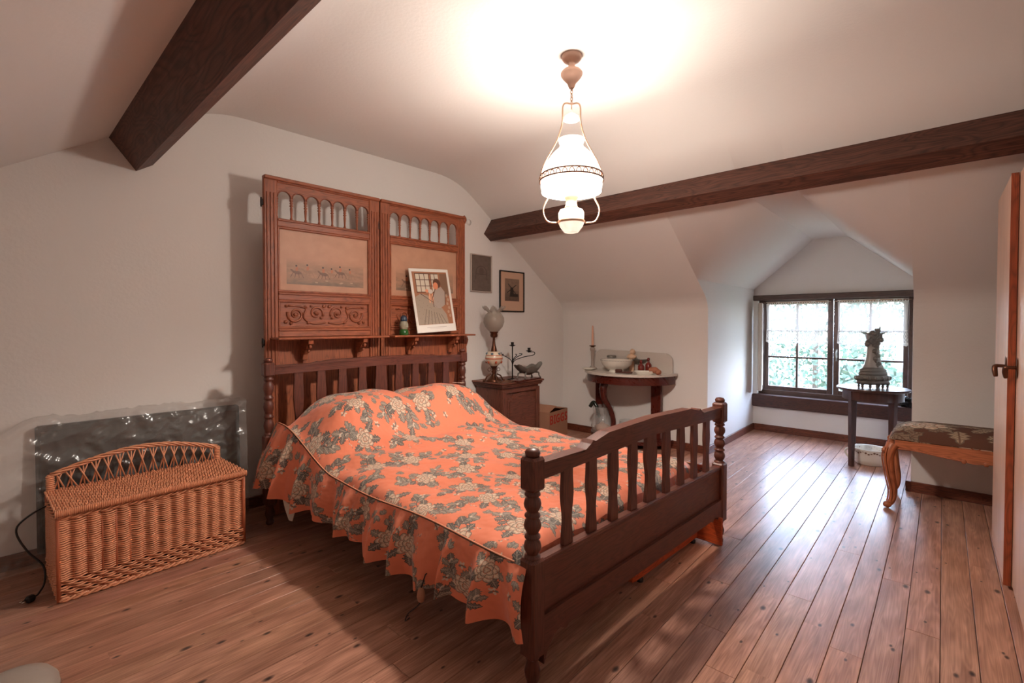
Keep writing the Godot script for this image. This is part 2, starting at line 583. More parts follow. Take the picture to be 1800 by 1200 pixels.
func make_shell() -> void:
	# gable wall with the headboard
	var st := mb()
	var th := -atan(0.029)
	var T := Transform3D(Basis(Vector3.UP, th), Vector3(0, 0, -3.505))
	bx(st, Vector3(1.85, 1.37, -0.08), Vector3(6.0, 2.76, 0.16), 0.0, T)
	struct(st, "wall_gable", M.plaster)
	st = mb()
	bx(st, Vector3(2.0, 1.37, 1.03), Vector3(6.4, 2.76, 0.16), 0.0)
	struct(st, "wall_rear", M.plaster)
	st = mb()
	bx(st, Vector3(-1.08, 0.72, -1.3), Vector3(0.16, 1.46, 5.0), 0.0)
	struct(st, "wall_low_side", M.plaster)
	st = mb()
	bx(st, Vector3(XW + 0.06, 0.69, (-3.7 + ZL) / 2), Vector3(0.12, 1.38, ZL + 3.5), 0.0)
	struct(st, "wall_window_side", M.plaster)
	st = mb()
	bx(st, Vector3(XW + 0.06, 0.69, (1.2 + ZR) / 2), Vector3(0.12, 1.38, 1.0 - ZR), 0.0)
	struct(st, "wall_bench_side", M.plaster)
	# dormer cheeks
	for side in [[ZL - 0.1, ZL, "wall_dormer_cheek"], [ZR, ZR + 0.1, "wall_dormer_cheek_opposite"]]:
		st = mb()
		var p := PackedVector2Array([Vector2(XW, 0), Vector2(XB + 0.25, 0), Vector2(XB + 0.25, 1.70), Vector2(4.30, 1.70), Vector2(4.335, 1.664), Vector2(4.52, 1.532)])
		for q in bez(Vector2(4.52, 1.532), Vector2(XW, 1.461), Vector2(XW, 1.36), 5): p.append(q)
		extrude(st, p, side[0], side[1])
		struct(st, side[2], M.plaster)
	# wall round the window
	st = mb()
	bx(st, Vector3(XB + 0.11, 0.15, -0.915), Vector3(0.22, 0.30, 1.7), 0.0)
	bx(st, Vector3(XB + 0.11, 0.9425, ZL + 0.02), Vector3(0.22, 1.285, 0.05), 0.0)
	bx(st, Vector3(XB + 0.11, 0.9425, ZR - 0.02), Vector3(0.22, 1.285, 0.05), 0.0)
	var gp := PackedVector2Array([Vector2(ZL - 0.1, 1.585), Vector2(ZR + 0.1, 1.585), Vector2(ZR + 0.1, 1.70), Vector2(-0.72, 2.26), Vector2(-1.11, 2.26), Vector2(ZL - 0.1, 1.70)])
	extrude(st, gp, 0.0, 0.22, Transform3D(Basis(Vector3(0, 0, 1), Vector3(0, 1, 0), Vector3(1, 0, 0)), Vector3(XB, 0, 0)))
	struct(st, "wall_dormer_back", M.plaster)

	# ceiling: flat middle, two slopes with rounded bends, and the dormer's own ceiling
	var prof := [Vector2(-1.05, 1.335)]
	prof += bez(Vector2(0.80, 2.515), Vector2(0.964, 2.62), Vector2(1.16, 2.62), 6)
	prof += bez(Vector2(2.74, 2.62), Vector2(2.99, 2.62), Vector2(3.20, 2.471), 8)
	var lower := [Vector2(3.20, 2.471), Vector2(4.52, 1.532)]
	var knee := bez(Vector2(4.52, 1.532), Vector2(XW, 1.461), Vector2(XW, 1.36), 6)
	st = mb()
	st.set_smooth_group(1)
	var strip := func(a: Vector2, b: Vector2, z0: float, z1: float) -> void:
		for up in [0.0, 0.14]:
			var q := [Vector3(a.x, a.y + up, z0), Vector3(b.x, b.y + up, z0), Vector3(b.x, b.y + up, z1), Vector3(a.x, a.y + up, z1)]
			face(st, q, Vector3(0, -1 if up == 0.0 else 1, 0))
	for k in prof.size() - 1: strip.call(prof[k], prof[k + 1], -3.66, 1.1)
	for zz in [[-3.66, ZL], [ZR, 1.1]]:
		strip.call(lower[0], lower[1], zz[0], zz[1])
		for k in knee.size() - 1: strip.call(knee[k], knee[k + 1], zz[0], zz[1])
	# slope above the dormer and the dormer ceiling
	var zs := [ZL, -1.065, -0.765, ZR]
	for k in 3:
		for up in [0.0, 0.14]:
			st.set_smooth_group(2 + k)
			var o := Vector3(0, -1 if up == 0.0 else 1, 0)
			var z0: float = zs[k]; var z1: float = zs[k + 1]
			var x0 := 2.99 + (2.62 - dorm_y(z0)) / 0.711; var x1 := 2.99 + (2.62 - dorm_y(z1)) / 0.711
			face(st, [Vector3(3.20, 2.471 + up, z0), Vector3(3.20, 2.471 + up, z1), Vector3(x1, dorm_y(z1) + up, z1), Vector3(x0, dorm_y(z0) + up, z0)], o)
			face(st, [Vector3(x0, dorm_y(z0) + up, z0), Vector3(x1, dorm_y(z1) + up, z1), Vector3(XB + 0.3, dorm_y(z1) + up, z1), Vector3(XB + 0.3, dorm_y(z0) + up, z0)], o)
	struct(st, "ceiling", M.plaster)

	# purlins set square to the slopes
	for b in [["beam", [Vector2(0.464, 2.301), Vector2(0.584, 2.14), Vector2(0.663, 2.193), Vector2(0.543, 2.37)], "dark brown roof beam under the low slope, its far side unlit"], ["beam", [Vector2(3.435, 2.31), Vector2(3.33, 2.152), Vector2(3.42, 2.088), Vector2(3.54, 2.25)], "dark brown roof beam crossing above the dormer recess and washstand"]]:
		st = mb()
		st.set_smooth_group(FLAT)
		var p: Array = b[1]
		var nz := 24
		for k in 4:
			var a: Vector2 = p[k]; var c: Vector2 = p[(k + 1) % 4]
			var e := c - a
			var acc := k * 0.4
			var out := Vector3(-e.y, e.x, 0)
			var mid: Vector2 = (p[0] + p[1] + p[2] + p[3]) / 4.0
			if Vector2(out.x, out.y).dot((a + c) / 2.0 - mid) < 0: out = -out
			face(st, [Vector3(a.x, a.y, -3.55), Vector3(c.x, c.y, -3.55), Vector3(c.x, c.y, 1.0), Vector3(a.x, a.y, 1.0)], out, [Vector2(0, acc), Vector2(0, acc + e.length()), Vector2(4.55, acc + e.length()), Vector2(4.55, acc)])
		var o := struct(st, b[0], M.beam)
		tag(o, b[2], "beam")

	# skirting boards
	st = mb()
	bx(st, Vector3(1.85, 0.038, 0.009), Vector3(5.9, 0.076, 0.018), 0.003, T)
	struct(st, "baseboard_gable", M.base)
	st = mb()
	bx(st, Vector3(XW - 0.009, 0.038, (-3.37 + ZL) / 2), Vector3(0.018, 0.076, ZL + 3.37), 0.003)
	struct(st, "baseboard_window_side", M.base)
	st = mb()
	bx(st, Vector3(XW - 0.009, 0.038, (0.95 + ZR - 0.03) / 2), Vector3(0.018, 0.076, 0.95 - ZR + 0.03), 0.003)
	struct(st, "baseboard_bench_side", M.base)
	st = mb()
	bx(st, Vector3(5.35, 0.038, ZL + 0.009), Vector3(1.5, 0.076, 0.018), 0.003)
	struct(st, "baseboard_dormer_cheek", M.base)
	st = mb()
	bx(st, Vector3(XB - 0.009, 0.038, -0.915), Vector3(0.018, 0.076, 1.46), 0.003)
	struct(st, "baseboard_dormer_back", M.base)

func make_floor() -> void:
	var st := mb()
	bx(st, Vector3(2.6, -0.075, -1.3), Vector3(7.5, 0.11, 5.2), 0.0)
	var fl := struct(st, "floor", mat("floor gaps", Color(0.05, 0.03, 0.025), 0.9))
	var mats := []
	for k in 5:
		var m := mat("pine floor board", Color(1, 1, 1), 0.36)
		m.albedo_texture = tex(plank_image(40 + k))
		m.vertex_color_use_as_albedo = true
		m.roughness_texture = M.rough_tex
		m.roughness_texture_channel = BaseMaterial3D.TEXTURE_CHANNEL_RED
		m.uv1_scale = Vector3(1, 1, 1)
		mats.append(m)
	var pw := 0.1067
	rng.seed = 5
	for k in range(-9, 34):
		var z1 := 0.008 - k * pw - 0.0011
		var z0 := z1 - pw + 0.0022
		var xe := XB if (z1 > ZL and z0 < ZR) else XW
		var x := -1.0
		while x < xe - 0.01:
			var L := rng.randf_range(1.8, 4.2)
			if xe - x - L < 0.8: L = xe - x
			var a := x; var b := x + L - 0.0012
			st = mb()
			var tone := rng.randf_range(0.78, 1.18)
			st.set_color(Color(tone * rng.randf_range(0.97, 1.05), tone, tone * rng.randf_range(0.92, 1.06)))
			var o := rng.randf(); var e := 0.0012
			var y := rng.randf_range(-0.0006, 0.0004)
			var U := func(px: float, pz: float) -> Vector2: return Vector2(px / 2.4 + o, (pz - z0) / (z1 - z0) * 0.98 + 0.01)
			var q := [[a + e, z0 + e], [b - e, z0 + e], [b - e, z1 - e], [a + e, z1 - e]]
			var r := [[a, z0], [b, z0], [b, z1], [a, z1]]
			var tp := []; var tu := []
			for c in q:
				tp.append(Vector3(c[0], y, c[1])); tu.append(U.call(c[0], c[1]))
			face(st, tp, Vector3.UP, tu)
			for j in 4:
				var i2: int = (j + 1) % 4
				var out := Vector3((r[j][0] + r[i2][0]) / 2 - (a + b) / 2, 0.01, (r[j][1] + r[i2][1]) / 2 - (z0 + z1) / 2)
				if j % 2 == 0: out.x = 0
				else: out.z = 0
				var uv := [U.call(q[j][0], q[j][1]), U.call(q[i2][0], q[i2][1]), U.call(r[i2][0], r[i2][1]), U.call(r[j][0], r[j][1])]
				face(st, [tp[j], tp[i2], Vector3(r[i2][0], y - 0.0012, r[i2][1]), Vector3(r[j][0], y - 0.0012, r[j][1])], out, uv)
				face(st, [Vector3(r[j][0], y - 0.0012, r[j][1]), Vector3(r[i2][0], y - 0.0012, r[i2][1]), Vector3(r[i2][0], -0.02, r[i2][1]), Vector3(r[j][0], -0.02, r[j][1])], out, [uv[3], uv[2], uv[2], uv[3]])
			build(st, "plank", mats[rng.randi() % 5], fl)
			x += L

func lace_image() -> Image:
	var w := 512; var h := 384
	var im := Image.create(w, h, false, Image.FORMAT_RGBA8)
	for y in h:
		for x in w:
			var v := float(y) / h
			var a := 0.58 + 0.12 * float((x % 4) / 2) + 0.10 * float((y % 4) / 2)
			if v < 0.07:
				a = 0.9
				if v > 0.025 and v < 0.05 and (x % 26) < 12: a = 0.25
			elif v > 0.66:
				var u := fposmod(x / 64.0, 1.0) - 0.5
				var t := (v - 0.66) / 0.34
				var d := absf(u) * 2.0 + absf(t - 0.38) * 2.2
				a = 0.45
				if d < 0.95 and d > 0.75: a = 0.95
				elif d < 0.5 and d > 0.25: a = 0.95
				elif absf(absf(u) - 0.5) < 0.05: a = 0.9
				if t < 0.06 or (t > 0.76 and t < 0.84): a = 0.95
				if t > 0.84: a = 0.85 if absf(u) * 1.2 < (1.0 - t) / 0.16 * 0.62 else 0.0
			im.set_pixel(x, y, Color(0.93, 0.91, 0.88, a))
	return im

func make_window() -> void:
	var w := Node3D.new()
	w.name = "window_1"
	add_child(w)
	w.position = Vector3(XB, 0.43, -0.915)
	w.set_meta("kind", "structure")
	var o := -w.position
	var T := Transform3D(Basis.IDENTITY, o)
	var st := mb()
	bx(st, Vector3(XB + 0.08, 1.555, -0.915), Vector3(0.24, 0.06, 1.5), 0.006, T)
	build(st, "frame_head", M.window, w)
	for z in [-1.6, -0.218]:
		st = mb()
		bx(st, Vector3(XB + 0.12, 0.99, z), Vector3(0.14, 1.1, 0.075), 0.004, T)
		build(st, "frame_jamb", M.window, w)
	st = mb()
	bx(st, Vector3(XB + 0.12, 0.452, -0.915), Vector3(0.14, 0.06, 1.4), 0.004, T)
	build(st, "frame_foot", M.window, w)
	st = mb()
	bx(st, Vector3(XB + 0.06, 0.358, -0.915), Vector3(0.22, 0.142, 1.495), 0.006, T)
	build(st, "sill", M.sill, w)
	for c in [[-1.575, -0.888], [-0.882, -0.245]]:
		var s := Node3D.new()
		s.name = "casement"
		w.add_child(s, true)
		var z0: float = c[0]; var z1: float = c[1]
		var x := XB + 0.10
		for z in [z0 + 0.026, z1 - 0.026]:
			st = mb(); bx(st, Vector3(x, 1.0, z), Vector3(0.05, 1.07, 0.052), 0.005, T); build(st, "stile", M.window, s)
		for y in [0.498, 1.505]:
			st = mb(); bx(st, Vector3(x, y, (z0 + z1) / 2), Vector3(0.05, 0.06, z1 - z0 - 0.1), 0.005, T); build(st, "rail", M.window, s)
		var zm := (z0 + z1) / 2
		st = mb(); bx(st, Vector3(x, 1.0, zm), Vector3(0.034, 1.0, 0.024), 0.005, T); build(st, "muntin", M.window, s)
		for y in [1.176, 0.868]:
			for sd in [-1.0, 1.0]:
				st = mb(); bx(st, Vector3(x, y, zm + sd * (z1 - z0 - 0.08) / 4), Vector3(0.034, 0.022, (z1 - z0 - 0.128) / 2), 0.005, T); build(st, "muntin", M.window, s)
		for r in [[0.528, 0.857], [0.879, 1.165], [1.187, 1.475]]:
			for sd in [-1.0, 1.0]:
				st = mb()
				bx(st, Vector3(x + 0.004, (r[0] + r[1]) / 2, zm + sd * (z1 - z0 - 0.08) / 4), Vector3(0.004, r[1] - r[0], (z1 - z0 - 0.128) / 2), 0.0, T)
				build(st, "pane", M.glass, s)
	st = mb()
	bx(st, Vector3(XB + 0.065, 0.93, -0.852), Vector3(0.014, 0.10, 0.018), 0.004, T)
	tube(st, [o + Vector3(XB + 0.06, 0.96, -0.852), o + Vector3(XB + 0.025, 0.955, -0.852), o + Vector3(XB + 0.02, 0.90, -0.85), o + Vector3(XB + 0.022, 0.85, -0.848)], 0.007, 6)
	build(st, "window_handle", M.pewter, w)
	# lace half curtains
	var lm := mat("lace", Color(1, 1, 1), 0.9)
	lm.albedo_texture = tex(lace_image())
	lm.transparency = BaseMaterial3D.TRANSPARENCY_ALPHA
	lm.cull_mode = BaseMaterial3D.CULL_DISABLED
	lm.backlight_enabled = true
	lm.backlight = Color(0.45, 0.45, 0.45)
	for c in [[-1.545, -0.925, 0.0, "white lace half curtain on the casement beside the folded shutter"], [-0.845, -0.255, 4.0, "white lace half curtain on the casement behind the ornate clock"]]:
		var cz0: float = c[0]; var cz1: float = c[1]; var ph: float = c[2]
		var t := thing("lace_curtain", c[3], "curtain", Vector3(XB + 0.045, 1.02, (cz0 + cz1) / 2), 0.0, "lace curtains in the dormer")
		st = mb()
		var half := (cz1 - cz0) / 2
		sheet(st, 60, 14, func(u: float, v: float) -> Vector3:
			var pinch := 1.0 - 0.03 * sin(v * PI)
			return Vector3(0.012 * sin(u * 55.0 + ph) * (0.5 + 0.5 * v) + 0.006 * sin(u * 23.0 + ph), 0.49 * (1.0 - v) + 0.006 * sin(u * 40.0) * v, lerpf(-half, half, u) * pinch), func(u: float, v: float) -> Vector2: return Vector2(u * 1.35, v))
		build(st, "lace", lm, t)
		st = mb()
		tube(st, [Vector3(0, 0.478, -half - 0.02), Vector3(0, 0.478, half + 0.02)], 0.005, 6)
		build(st, "rod", M.brass, t)
	# inside shutters folded back
	st = mb()
	for k in 2:
		var T2 := Transform3D(Basis(Vector3.UP, 0.22 + 0.06 * k), Vector3(XB - 0.01, 0.0, -1.575 - 0.032 * k))
		bx(st, Vector3(-0.105, 0.99, 0), Vector3(0.20, 1.0, 0.024), 0.004, T2)
		bx(st, Vector3(-0.105, 0.99, 0.013), Vector3(0.13, 0.9, 0.006), 0.003, T2)
	tag(build(st, "window_shutter", M.shutter), "pale folding inner shutter opened against the dormer cheek", "shutter")
	st = mb()
	bx(st, Vector3(XB - 0.06, 0.99, -0.2), Vector3(0.18, 1.0, 0.03), 0.004)
	tag(build(st, "window_shutter", M.shutter), "pale inner shutter folded beside the clock table", "shutter")

func make_outside() -> void:
	var st := mb()
	bx(st, Vector3(36, -3.1, 0), Vector3(58, 0.2, 90), 0.0)
	var lawn := mat("lawn", Color(0.34, 0.38, 0.28), 0.95)
	tag(struct(st, "lawn", lawn), "green garden lawn seen through the dormer window", "lawn")
	rng.seed = 31
	var lm := mat("leaves", Color(1, 1, 1), 0.8)
	lm.vertex_color_use_as_albedo = true
	lm.backlight_enabled = true
	lm.backlight = Color(0.35, 0.4, 0.3)
	var bark := mat("bark", Color(0.30, 0.24, 0.19), 0.9)
	var spots := [[12.5, -3.75, 3.6, 1.0, "broad green shrub outside behind the middle of the first casement"], [12.6, -1.25, 3.5, 0.95, "green shrub outside seen past the clock's side"], [16.0, -5.6, 5.6, 1.9, "tall green tree outside behind the folded shutter"], [20.0, -3.4, 7.6, 2.2, "taller pale green tree far outside the window"], [24.5, -1.0, 7.4, 2.4, "distant green tree outside beyond the white house"], [11.6, -5.9, 3.0, 0.75, "low green shrub outside near the shutter"]]
	for s in spots:
		var ht: float = s[2]; var r: float = s[3]
		var t := thing("garden_tree", s[4], "tree", Vector3(s[0], -3.0, s[1]))
		st = mb()
		tube(st, [Vector3(0, 0, 0), Vector3(0.05, ht * 0.4, 0), Vector3(0, ht * 0.75, 0.04)], [0.12, 0.09, 0.04], 7)
		build(st, "trunk", bark, t)
		st = mb()
		for k in 4200:
			var d := Vector3(rng.randfn(), rng.randfn(), rng.randfn()).normalized() * pow(rng.randf(), 0.4)
			var c := Vector3(d.x * r, ht * 0.56 + d.y * ht * 0.5, d.z * r)
			var a := Vector3(rng.randfn(), rng.randfn(), rng.randfn()).normalized()
			var b := a.cross(Vector3(rng.randfn(), rng.randfn(), rng.randfn())).normalized()
			var sz := rng.randf_range(0.05, 0.12)
			var g := rng.randf_range(0.7, 1.3)
			st.set_color(Color(0.055 * g, 0.09 * g, 0.058 * g))
			tri(st, c - a * sz, c + b * sz * 0.6, c + a * sz)
			tri(st, c - a * sz, c + a * sz, c - b * sz * 0.6)
		build(st, "foliage", lm, t).set_meta("kind", "stuff")
	var h := thing("garden_house", "white house with small dark windows outside beyond the clock", "house", Vector3(15.0, -3.0, 1.1))
	var hw := mat("house render", Color(0.86, 0.86, 0.85), 0.9)
	st = mb(); bx(st, Vector3(1.5, 2.1, 0), Vector3(3.0, 4.2, 3.9), 0.01); build(st, "wall", hw, h)
	st = mb(); bx(st, Vector3(1.4, 4.3, 0), Vector3(3.5, 0.2, 4.3), 0.02); build(st, "roof", mat("house roof", Color(0.5, 0.47, 0.46), 0.9), h)
	var dg := mat("house glass", Color(0.22, 0.24, 0.27), 0.2)
	for z in [-1.55, -0.6, 0.5]:
		for y in [2.2, 3.5]:
			st = mb(); bx(st, Vector3(-0.02, y, z), Vector3(0.08, 0.7, 0.42), 0.005); var wn := build(st, "window_frame", M.white, h)
			st = mb(); bx(st, Vector3(-0.05, y, z), Vector3(0.04, 0.58, 0.32), 0.0); build(st, "pane", dg, wn)

# ---------------------------------------------------------------- ceiling lamp
func make_pendant() -> void:
	var t := thing("pendant_lamp", "white glass oil-style pendant lamp hanging from the ceiling on a chain", "lamp", Vector3(2.018, 1.72, -1.423))
	var light := OmniLight3D.new()
	light.name = "lamp_light"
	light.light_color = Color(1.0, 0.955, 0.91)
	light.light_energy = 0.8
	light.light_size = 0.07
	light.omni_range = 12.0
	light.omni_attenuation = 2.0
	light.shadow_enabled = true
	t.add_child(light)
	light.position = Vector3(0, 0.265, 0)
	# light falling straight out of the shade's open foot; the rest passes the opal glass
	var down := SpotLight3D.new()
	down.name = "shade_foot_light"
	down.light_color = light.light_color
	down.light_energy = 1.0
	down.light_size = 0.07
	down.spot_range = 12.0
	down.spot_attenuation = 2.0
	down.spot_angle = 74.0
	down.spot_angle_attenuation = 0.35
	down.shadow_enabled = true
	t.add_child(down)
	down.position = Vector3(0, 0.26, 0)
	down.rotation.x = -PI / 2
	var st := mb()
	lathe(st, [[0.012, 0.735], [0.016, 0.742], [0.022, 0.76], [0.045, 0.785], [0.056, 0.802], [0.056, 0.812], [0.046, 0.824], [0.022, 0.838], [0.016, 0.85], [0.022, 0.862], [0.04, 0.872], [0.05, 0.885], [0.052, 0.90]], Vector3.ZERO, 28)
	build(st, "canopy", M.canopy, t)
	st = mb()
	for k in 5:
		var y := 0.735 - k * 0.018
		var pts := []
		for j in 13:
			var a := TAU * j / 12
			pts.append(Vector3(cos(a) * 0.006, y + sin(a) * 0.012, 0) if k % 2 == 0 else Vector3(0, y + sin(a) * 0.012, cos(a) * 0.006))
		tube(st, pts, 0.0022, 5)
	build(st, "chain", M.brass, t)
	# lyre frame of wire, hook to shade ring
	var cd := Vector3(0.74, 0, -0.673)
	var R := Vector3(0.673, 0, 0.74)   # across the view
	for s in [-1.0, 1.0]:
		st = mb()
		tube(st, curve([Vector3(0, 0.655, 0), R * 0.03 * s + Vector3(0, 0.66, 0), R * 0.045 * s + Vector3(0, 0.64, 0), R * 0.048 * s + Vector3(0, 0.56, 0), R * 0.075 * s + Vector3(0, 0.47, 0), R * 0.135 * s + Vector3(0, 0.36, 0), R * 0.16 * s + Vector3(0, 0.285, 0), R * 0.165 * s + Vector3(0, 0.27, 0)], 5), 0.0042, 6)
		build(st, "frame_arm", M.brass, t)
		st = mb()
		tube(st, curve([R * 0.155 * s + Vector3(0, 0.262, 0), R * 0.125 * s + Vector3(0, 0.24, 0), R * 0.115 * s + Vector3(0, 0.19, 0), R * 0.145 * s + Vector3(0, 0.12, 0), R * 0.125 * s + Vector3(0, 0.06, 0), R * 0.075 * s + Vector3(0, 0.05, 0)], 5), 0.0045, 6)
		build(st, "lower_arm", M.brass, t)
	st = mb()
	tube(st, [Vector3(0, 0.655, 0), Vector3(0, 0.62, 0)], 0.003, 6)
	build(st, "hook", M.brass, t)
	# smoke bell, shade, gallery band, burner and font
	st = mb()
	lathe(st, [[0.006, 0.61], [0.02, 0.602], [0.036, 0.59], [0.042, 0.575], [0.040, 0.573]], Vector3.ZERO, 24, Vector3.ONE, false)
	build(st, "smoke_bell", M.opal, t)
	st = mb()
	lathe(st, [[0.152, 0.205], [0.158, 0.235], [0.157, 0.27], [0.148, 0.315], [0.128, 0.36], [0.098, 0.40], [0.066, 0.43], [0.058, 0.445], [0.064, 0.462], [0.068, 0.475], [0.063, 0.474], [0.053, 0.446], [0.062, 0.425], [0.094, 0.394], [0.123, 0.355], [0.143, 0.312], [0.152, 0.27], [0.153, 0.235], [0.148, 0.206]], Vector3.ZERO, 36, Vector3.ONE, false)
	build(st, "lamp_shade", M.shade, t)
	st = mb()
	for y in [0.262, 0.29]:
		var ring := []
		for j in 41:
			var a := TAU * j / 40
			ring.append(Vector3(cos(a) * (0.163 if y < 0.28 else 0.158), y, sin(a) * (0.163 if y < 0.28 else 0.158)))
		tube(st, ring, 0.0035, 5)
	for j in 30:
		var a := TAU * j / 30
		var pts := []
		for k in 9:
			var b := PI * k / 8
			var aa := a + cos(b) * 0.075
			pts.append(Vector3(cos(aa) * 0.162, 0.264 + sin(b) * 0.02, sin(aa) * 0.162))
		tube(st, pts, 0.0022, 4)
	build(st, "gallery_band", M.bronze, t)
	st = mb()
	lathe(st, [[0.03, 0.115], [0.036, 0.125], [0.03, 0.14], [0.028, 0.165], [0.036, 0.175], [0.038, 0.195], [0.034, 0.205]], Vector3.ZERO, 20)
	build(st, "burner", M.brass, t)
	st = mb()
	lathe(st, [[0.03, 0.0], [0.036, 0.002], [0.058, 0.03], [0.066, 0.05], [0.067, 0.062], [0.064, 0.068], [0.066, 0.075], [0.066, 0.10], [0.058, 0.115], [0.03, 0.122]], Vector3.ZERO, 28)
	build(st, "oil_font", M.opal, t)
	st = mb()
	lathe(st, [[0.067, 0.048], [0.072, 0.055], [0.067, 0.063]], Vector3.ZERO, 28, Vector3.ONE, false)
	build(st, "font_ring", M.brass, t)

# ---------------------------------------------------------------- furniture
func make_furniture() -> void:
	rng.seed = 9
	make_bed()
	make_spread()
	make_screen()
	make_nightstand()
	make_washstand()
	make_dormer_things()
	make_bench()
	make_wardrobe()
	make_basket()
	make_wrapped_panel()
	make_small_things()

func turned(y0: float, y1: float, r: float) -> Array:
	# three stacked bulbs with rings between
	var out := [[r * 0.9, y0], [r * 0.9, y0 + 0.008]]
	var n := 3
	var h := (y1 - y0 - 0.016) / n
	for k in n:
		var b := y0 + 0.008 + k * h
		out += [[r * 0.62, b + h * 0.04], [r * 0.66, b + h * 0.1], [r * 0.92, b + h * 0.3], [r * 0.98, b + h * 0.45], [r * 0.86, b + h * 0.65], [r * 0.62, b + h * 0.78], [r * 0.64, b + h * 0.8], [r * 0.88, b + h * 0.85], [r * 0.9, b + h * 0.9], [r * 0.85, b + h * 0.96]]
	out += [[r * 0.75, y1 - 0.008], [r * 0.9, y1]]
	return out

func bed_post(parent: Node, x: float, top: float, block: float, mid: float, low: float) -> void:
	var st := mb()
	var w := 0.066
	lathe(st, [[0.016, top - 0.03], [0.024, top - 0.026], [0.027, top - 0.012], [0.02, top - 0.003], [0.006, top]], Vector3(x, 0, 0), 16)
	bx(st, Vector3(x, (top - 0.028 + block) / 2, 0), Vector3(w, top - 0.028 - block, w), 0.009)
	lathe(st, turned(mid, block + 0.002, 0.031), Vector3(x, 0, 0), 18)
	bx(st, Vector3(x, (mid + low) / 2, 0), Vector3(w, mid - low, w), 0.008)
	lathe(st, [[0.018, 0.0], [0.024, 0.008], [0.024, 0.02], [0.017, 0.03], [0.026, 0.055], [0.028, 0.075], [0.018, low - 0.015], [0.024, low - 0.008], [0.024, low]], Vector3(x, 0, 0), 16)
	build(st, "post", M.bed, parent)

func bed_slat(parent: Node, x: float, y0: float, y1: float, w: float) -> void:
	var st := mb()
	var p := PackedVector2Array()
	var n := 16
	for k in n + 1:
		var t := float(k) / n
		p.append(Vector2(x + w * (1.0 + 0.26 * cos(t * TAU * 1.25 + 0.6) * sin(PI * clampf(t * 1.1, 0, 1))), lerpf(y0, y1, t)))
	for k in n + 1:
		var t := 1.0 - float(k) / n
		p.append(Vector2(x - w * (1.0 + 0.26 * cos(t * TAU * 1.25 + 0.6) * sin(PI * clampf(t * 1.1, 0, 1))), lerpf(y0, y1, t)))
	extrude(st, p, -0.009, 0.009, Transform3D.IDENTITY, true)
	build(st, "slat", M.bed, parent)

func rail_shape(L: float, y: float, h: float, rise: float, grow: float) -> PackedVector2Array:
	# top rail: straight ends, a notch, and a raised middle
	var top := []
	var a := 0.19 * L; var b := 0.52
	top = [[0.0, 0.0], [a - 0.03, 0.0], [a, rise * 0.3], [a + 0.015, rise * 0.55], [a + 0.03, rise * 0.42], [a + 0.12, rise * 0.8], [L * 0.5, rise]]
	var p := PackedVector2Array()
	for q in top: p.append(Vector2(q[0], y + q[1]))
	for k in range(top.size() - 2, -1, -1): p.append(Vector2(L - top[k][0], y + top[k][1]))
	p.append(Vector2(L, y - h))
	p.append(Vector2(L * 0.75, y - h + grow * 0.4)); p.append(Vector2(L * 0.5, y - h + grow)); p.append(Vector2(L * 0.25, y - h + grow * 0.4))
	p.append(Vector2(0, y - h))
	return p

